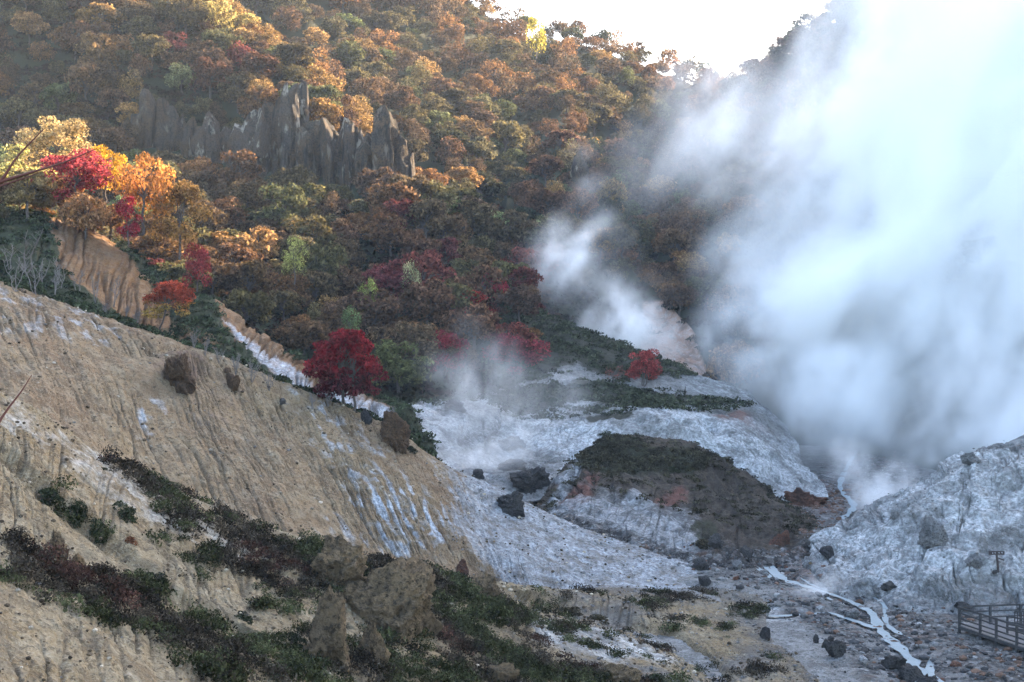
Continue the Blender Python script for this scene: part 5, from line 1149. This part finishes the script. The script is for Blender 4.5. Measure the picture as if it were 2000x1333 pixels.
# ------------------------------------------------------------------ steam and haze
def steam(name, label, puffs, dens, nscale, lo, hi, vox, namp=1.3, aniso=0.2, stretch=(1, 1, 1), thr=0.30, seed=0.0, color=(1.0, 0.996, 0.988), warp=0.8, rough=0.70, base=0.015):
    """a cloud of vapour: density field on a voxel grid, from soft puffs broken up by noise.
    puffs: (centre xyz, radii xyz, strength)"""
    ng = bpy.data.node_groups.new(name + '_field', 'GeometryNodeTree')
    ng.interface.new_socket('Geometry', in_out='INPUT', socket_type='NodeSocketGeometry')
    ng.interface.new_socket('Geometry', in_out='OUTPUT', socket_type='NodeSocketGeometry')
    N = ng.nodes; L = ng.links
    def nd(t, ins=None, **kw):
        x = N.new(t)
        for k, v in kw.items(): setattr(x, k, v)
        for k, v in (ins or {}).items():
            if isinstance(v, bpy.types.NodeSocket): L.new(v, x.inputs[k])
            else: x.inputs[k].default_value = v
        return x
    def mt(op, a, b=0.0, c=None, clamp=False):
        x = N.new('ShaderNodeMath'); x.operation = op; x.use_clamp = clamp
        for k, v in enumerate((a, b) if c is None else (a, b, c)):
            if isinstance(v, bpy.types.NodeSocket): L.new(v, x.inputs[k])
            else: x.inputs[k].default_value = v
        return x.outputs[0]
    def vm(op, a, b):
        x = N.new('ShaderNodeVectorMath'); x.operation = op
        for k, v in enumerate((a, b)):
            if isinstance(v, bpy.types.NodeSocket): L.new(v, x.inputs[k])
            else: x.inputs[k].default_value = v
        return x
    pos = nd('GeometryNodeInputPosition').outputs[0]
    pv = vm('MULTIPLY', pos, stretch).outputs[0]; pv = vm('ADD', pv, (seed, seed * 1.7, -seed)).outputs[0]
    wn_ = nd('ShaderNodeTexNoise', {'Vector': pv, 'Scale': nscale * .6, 'Detail': 2.0}, noise_dimensions='3D')
    wv_ = vm('SUBTRACT', wn_.outputs['Color'], (0.5, 0.5, 0.5)).outputs[0]
    wsc = N.new('ShaderNodeVectorMath'); wsc.operation = 'SCALE'; L.new(wv_, wsc.inputs[0]); wsc.inputs['Scale'].default_value = warp / nscale
    wp = vm('ADD', pos, wsc.outputs[0]).outputs[0]
    acc = None
    for c, r, s in puffs:
        q = vm('MULTIPLY', vm('SUBTRACT', wp, tuple(c)).outputs[0], tuple(1.0 / x for x in r)).outputs[0]
        ln = N.new('ShaderNodeVectorMath'); ln.operation = 'LENGTH'; L.new(q, ln.inputs[0])
        f = mt('MAXIMUM', mt('SUBTRACT', 1.0, ln.outputs['Value']), 0.0); f = mt('MULTIPLY', f, s * 1.5)
        acc = f if acc is None else mt('ADD', acc, f)
    acc = mt('MINIMUM', acc, 1.0)
    dx = N.new('ShaderNodeVectorMath'); dx.operation = 'DOT_PRODUCT'; L.new(wp, dx.inputs[0]); dx.inputs[1].default_value = (1.0, 0.0, -0.55)
    dz = N.new('ShaderNodeVectorMath'); dz.operation = 'DOT_PRODUCT'; L.new(wp, dz.inputs[0]); dz.inputs[1].default_value = (0.30, 0.0, 0.55)
    spt = nd('ShaderNodeSeparateXYZ', {0: wp}); cb = nd('ShaderNodeCombineXYZ', {0: dx.outputs['Value'], 1: spt.outputs[1], 2: dz.outputs['Value']})
    n1 = nd('ShaderNodeTexNoise', {'Vector': vm('ADD', cb.outputs[0], (seed * 2, 3.1, 7.7)).outputs[0], 'Scale': nscale, 'Detail': 9.0, 'Roughness': rough, 'Distortion': 0.5}, noise_dimensions='3D').outputs['Fac']
    m1 = mt('MULTIPLY', mt('SUBTRACT', n1, thr), namp, clamp=True)
    d = mt('MULTIPLY', mt('POWER', acc, 1.5), mt('ADD', base, mt('MULTIPLY', m1, mt('ADD', m1, 0.25))))
    n2 = nd('ShaderNodeTexNoise', {'Vector': vm('ADD', cb.outputs[0], (7.7, seed, 1.1)).outputs[0], 'Scale': nscale * 3.4, 'Detail': 6.0, 'Roughness': 0.66, 'Distortion': 0.8}, noise_dimensions='3D').outputs['Fac']
    d = mt('MULTIPLY', d, mt('MINIMUM', mt('MAXIMUM', mt('MULTIPLY', mt('SUBTRACT', n2, .36), 7.0), .12), 1.9))
    ctr = (np.array(lo) + np.array(hi)) / 2; hf = (np.array(hi) - np.array(lo)) / 2
    ab = vm('ABSOLUTE', vm('MULTIPLY', vm('SUBTRACT', pos, tuple(ctr)).outputs[0], tuple(1 / hf)).outputs[0], (0, 0, 0)).outputs[0]
    sx = nd('ShaderNodeSeparateXYZ', {0: ab}); mx_ = mt('MAXIMUM', sx.outputs[0], mt('MAXIMUM', sx.outputs[1], sx.outputs[2]))
    d = mt('MULTIPLY', d, mt('MULTIPLY', mt('SUBTRACT', 1.0, mx_), 6.0, clamp=True))
    d = mt('MULTIPLY', d, dens)
    lo = np.array(lo, float); hi = np.array(hi, float); res = np.maximum(8, ((hi - lo) / vox).astype(int))
    vc = nd('GeometryNodeVolumeCube', {'Density': d, 'Background': 0.0, 'Min': tuple(lo), 'Max': tuple(hi), 'Resolution X': int(res[0]), 'Resolution Y': int(res[1]), 'Resolution Z': int(res[2])})
    mat = bpy.data.materials.new(name + '_mat'); mat.use_nodes = True; mnt = mat.node_tree; mnt.nodes.clear()
    pvn = mnt.nodes.new('ShaderNodeVolumePrincipled'); pvn.inputs['Color'].default_value = (*color, 1); pvn.inputs['Anisotropy'].default_value = aniso; pvn.inputs['Density'].default_value = 1.0
    mo = mnt.nodes.new('ShaderNodeOutputMaterial'); mnt.links.new(pvn.outputs[0], mo.inputs['Volume'])
    sm = nd('GeometryNodeSetMaterial', {'Material': mat, 'Geometry': vc.outputs[0]})
    go = N.new('NodeGroupOutput'); L.new(sm.outputs[0], go.inputs[0])
    me = bpy.data.meshes.new(name); me.materials.append(mat)
    o = link(name, me); md = o.modifiers.new('vapour', 'NODES'); md.node_group = ng
    return tag(o, label, 'steam', kind='stuff')
def puff(px, py, Y, rpx, s=1.0, ry=1.0, rz=1.0):
    r = rpx * Y / FPX; return (W(px, py, Y), (r, r * ry, r * rz), s)
PL = [puff(1620, 790, 172, 130, 1.0), puff(1850, 830, 150, 110, 1.3), puff(1960, 790, 150, 150, 1.3), puff(1790, 880, 150, 80, 1.0), puff(1570, 860, 172, 110, 1.0), puff(1480, 760, 184, 90, .9), puff(2060, 860, 145, 140, 1.2), puff(1960, 860, 165, 190), puff(1850, 740, 175, 190), puff(1950, 560, 185, 260), puff(2080, 700, 170, 220), puff(1720, 420, 205, 210), puff(1880, 300, 200, 280), puff(2100, 300, 185, 300),
      puff(1660, 230, 215, 190), puff(1800, 90, 205, 260), puff(2050, 40, 190, 280), puff(1520, 230, 230, 150, .6), puff(1390, 180, 250, 140, .38), puff(1440, 290, 225, 150, .5), puff(1320, 330, 225, 150, .35), puff(1500, 430, 210, 150, .6), puff(1430, 500, 205, 110, .4), puff(1560, 330, 215, 130, .8),
      puff(1580, 560, 190, 180, .85), puff(1500, 690, 185, 150, 1.0), puff(1430, 640, 185, 110, .8), puff(1600, 800, 178, 140, 1.0), puff(1690, 880, 165, 90, .9), puff(1580, 890, 160, 90, .75),
      puff(1680, 620, 195, 150, .7), puff(1730, 520, 195, 150, .8), puff(1800, 900, 152, 100, .9), puff(2000, 960, 140, 160, .9), puff(1740, 990, 128, 60, .7, 1, .7), puff(1640, -60, 225, 170, .35), puff(1660, 100, 215, 180, .7), puff(1700, 760, 178, 140, .7), puff(1780, 600, 185, 200, .8), puff(1930, 420, 185, 240, 1), puff(1990, 300, 175, 220, 1), puff(1960, 720, 160, 200, 1), puff(2060, 520, 165, 240, 1), puff(1900, 640, 170, 170, .9), puff(1650, 960, 150, 60, .4), puff(1850, -80, 210, 260)]
steam('steam', 'vast pale steam plume billowing up over the right half of the valley', PL, 0.42, 0.036, (-2, 108, -3), (112, 300, 102), 0.70, 4.2, 0.2, (1, 1, 1), 0.40, 3.0, warp=.5, base=.07)
PM = [puff(1150, 600, 204, 110, 1.1, .5), puff(1220, 650, 201, 110, 1.2, .5), puff(1110, 550, 208, 110, .9, .6), puff(1250, 580, 208, 90, .7, .6), puff(1080, 500, 212, 90, .6), puff(1180, 500, 214, 90, .55), puff(1310, 690, 196, 70, .9, .5), puff(1130, 440, 216, 80, .35), puff(1140, 300, 236, 50, .35), puff(1155, 370, 232, 55, .35)]
steam('steam', 'white steam cloud rising behind the ridge of the middle hill', PM, 0.42, 0.085, (-10, 176, 4), (32, 256, 62), 0.5, 5, 0.2, (1, 1, 1), 0.43, 11.0, base=.05)
PN = [puff(820, 830, 140, 90, 1.0, 1, .45), puff(890, 870, 137, 110, 1.1, 1, .4), puff(970, 885, 138, 110, 1.0, 1, .4), puff(1050, 870, 142, 110, .95, 1, .4), puff(900, 830, 142, 120, .8, 1, .5), puff(870, 780, 144, 80, .65), puff(850, 700, 147, 60, .5), puff(930, 740, 148, 90, .5), puff(1000, 790, 148, 110, .6), puff(1060, 740, 152, 90, .42), puff(1010, 690, 152, 70, .35), puff(940, 640, 154, 60, .3), puff(1140, 800, 152, 90, .35)]
steam('steam', 'thin steam drifting up from the white basin before the red grove', PN, 0.30, 0.10, (-18, 120, -1), (18, 170, 34), 0.42, 5, 0.2, (1, 1, 1), 0.43, 23.0, base=.05)
PO = [puff(1530, 1180, 97, 60, .9, 1, .5), puff(1580, 1170, 97, 70, .7, 1, .5), puff(1640, 1150, 99, 80, .5, 1, .6), puff(1500, 1190, 96, 35, .9)]
steam('steam', 'faint steam wisp over the small turquoise pool', PO, 0.9, 0.35, (13, 90, 0), (28, 106, 6), 0.22, 3.6, 0.25, (1, 1, 1), 0.38, 31.0)
PQ = [puff(1720, 985, 122, 50, 1.0, 1, .7), puff(1760, 950, 124, 60, .8), puff(1700, 960, 128, 60, .7), puff(1660, 900, 135, 60, .5)]
steam('steam', 'small steam puff over the stream beside the pale mound', PQ, 0.9, 0.25, (22, 114, 0), (46, 144, 18), 0.35, 3.6, 0.25, (1, 1, 1), 0.36, 37.0)

bmh = bpy.data.meshes.new('haze'); x0, x1, y0, y1, z0, z1 = -520, 520, -30, 760, -14, 330
V = [(x, y, z) for z in (z0, z1) for x, y in ((x0, y0), (x1, y0), (x1, y1), (x0, y1))]
bmh.from_pydata(V, [], [(3, 2, 1, 0), (4, 5, 6, 7), (0, 1, 5, 4), (1, 2, 6, 5), (2, 3, 7, 6), (3, 0, 4, 7)])
hm = bpy.data.materials.new('haze_mat'); hm.use_nodes = True; ht = hm.node_tree; ht.nodes.clear()
hv = ht.nodes.new('ShaderNodeVolumePrincipled'); hv.inputs['Color'].default_value = (0.80, 0.90, 1.0, 1); hv.inputs['Density'].default_value = 0.00014; hv.inputs['Anisotropy'].default_value = 0.0
ho = ht.nodes.new('ShaderNodeOutputMaterial'); ht.links.new(hv.outputs[0], ho.inputs['Volume'])
tag(link('haze', bmh, hm), 'thin blue morning haze filling the valley', 'haze', kind='stuff')
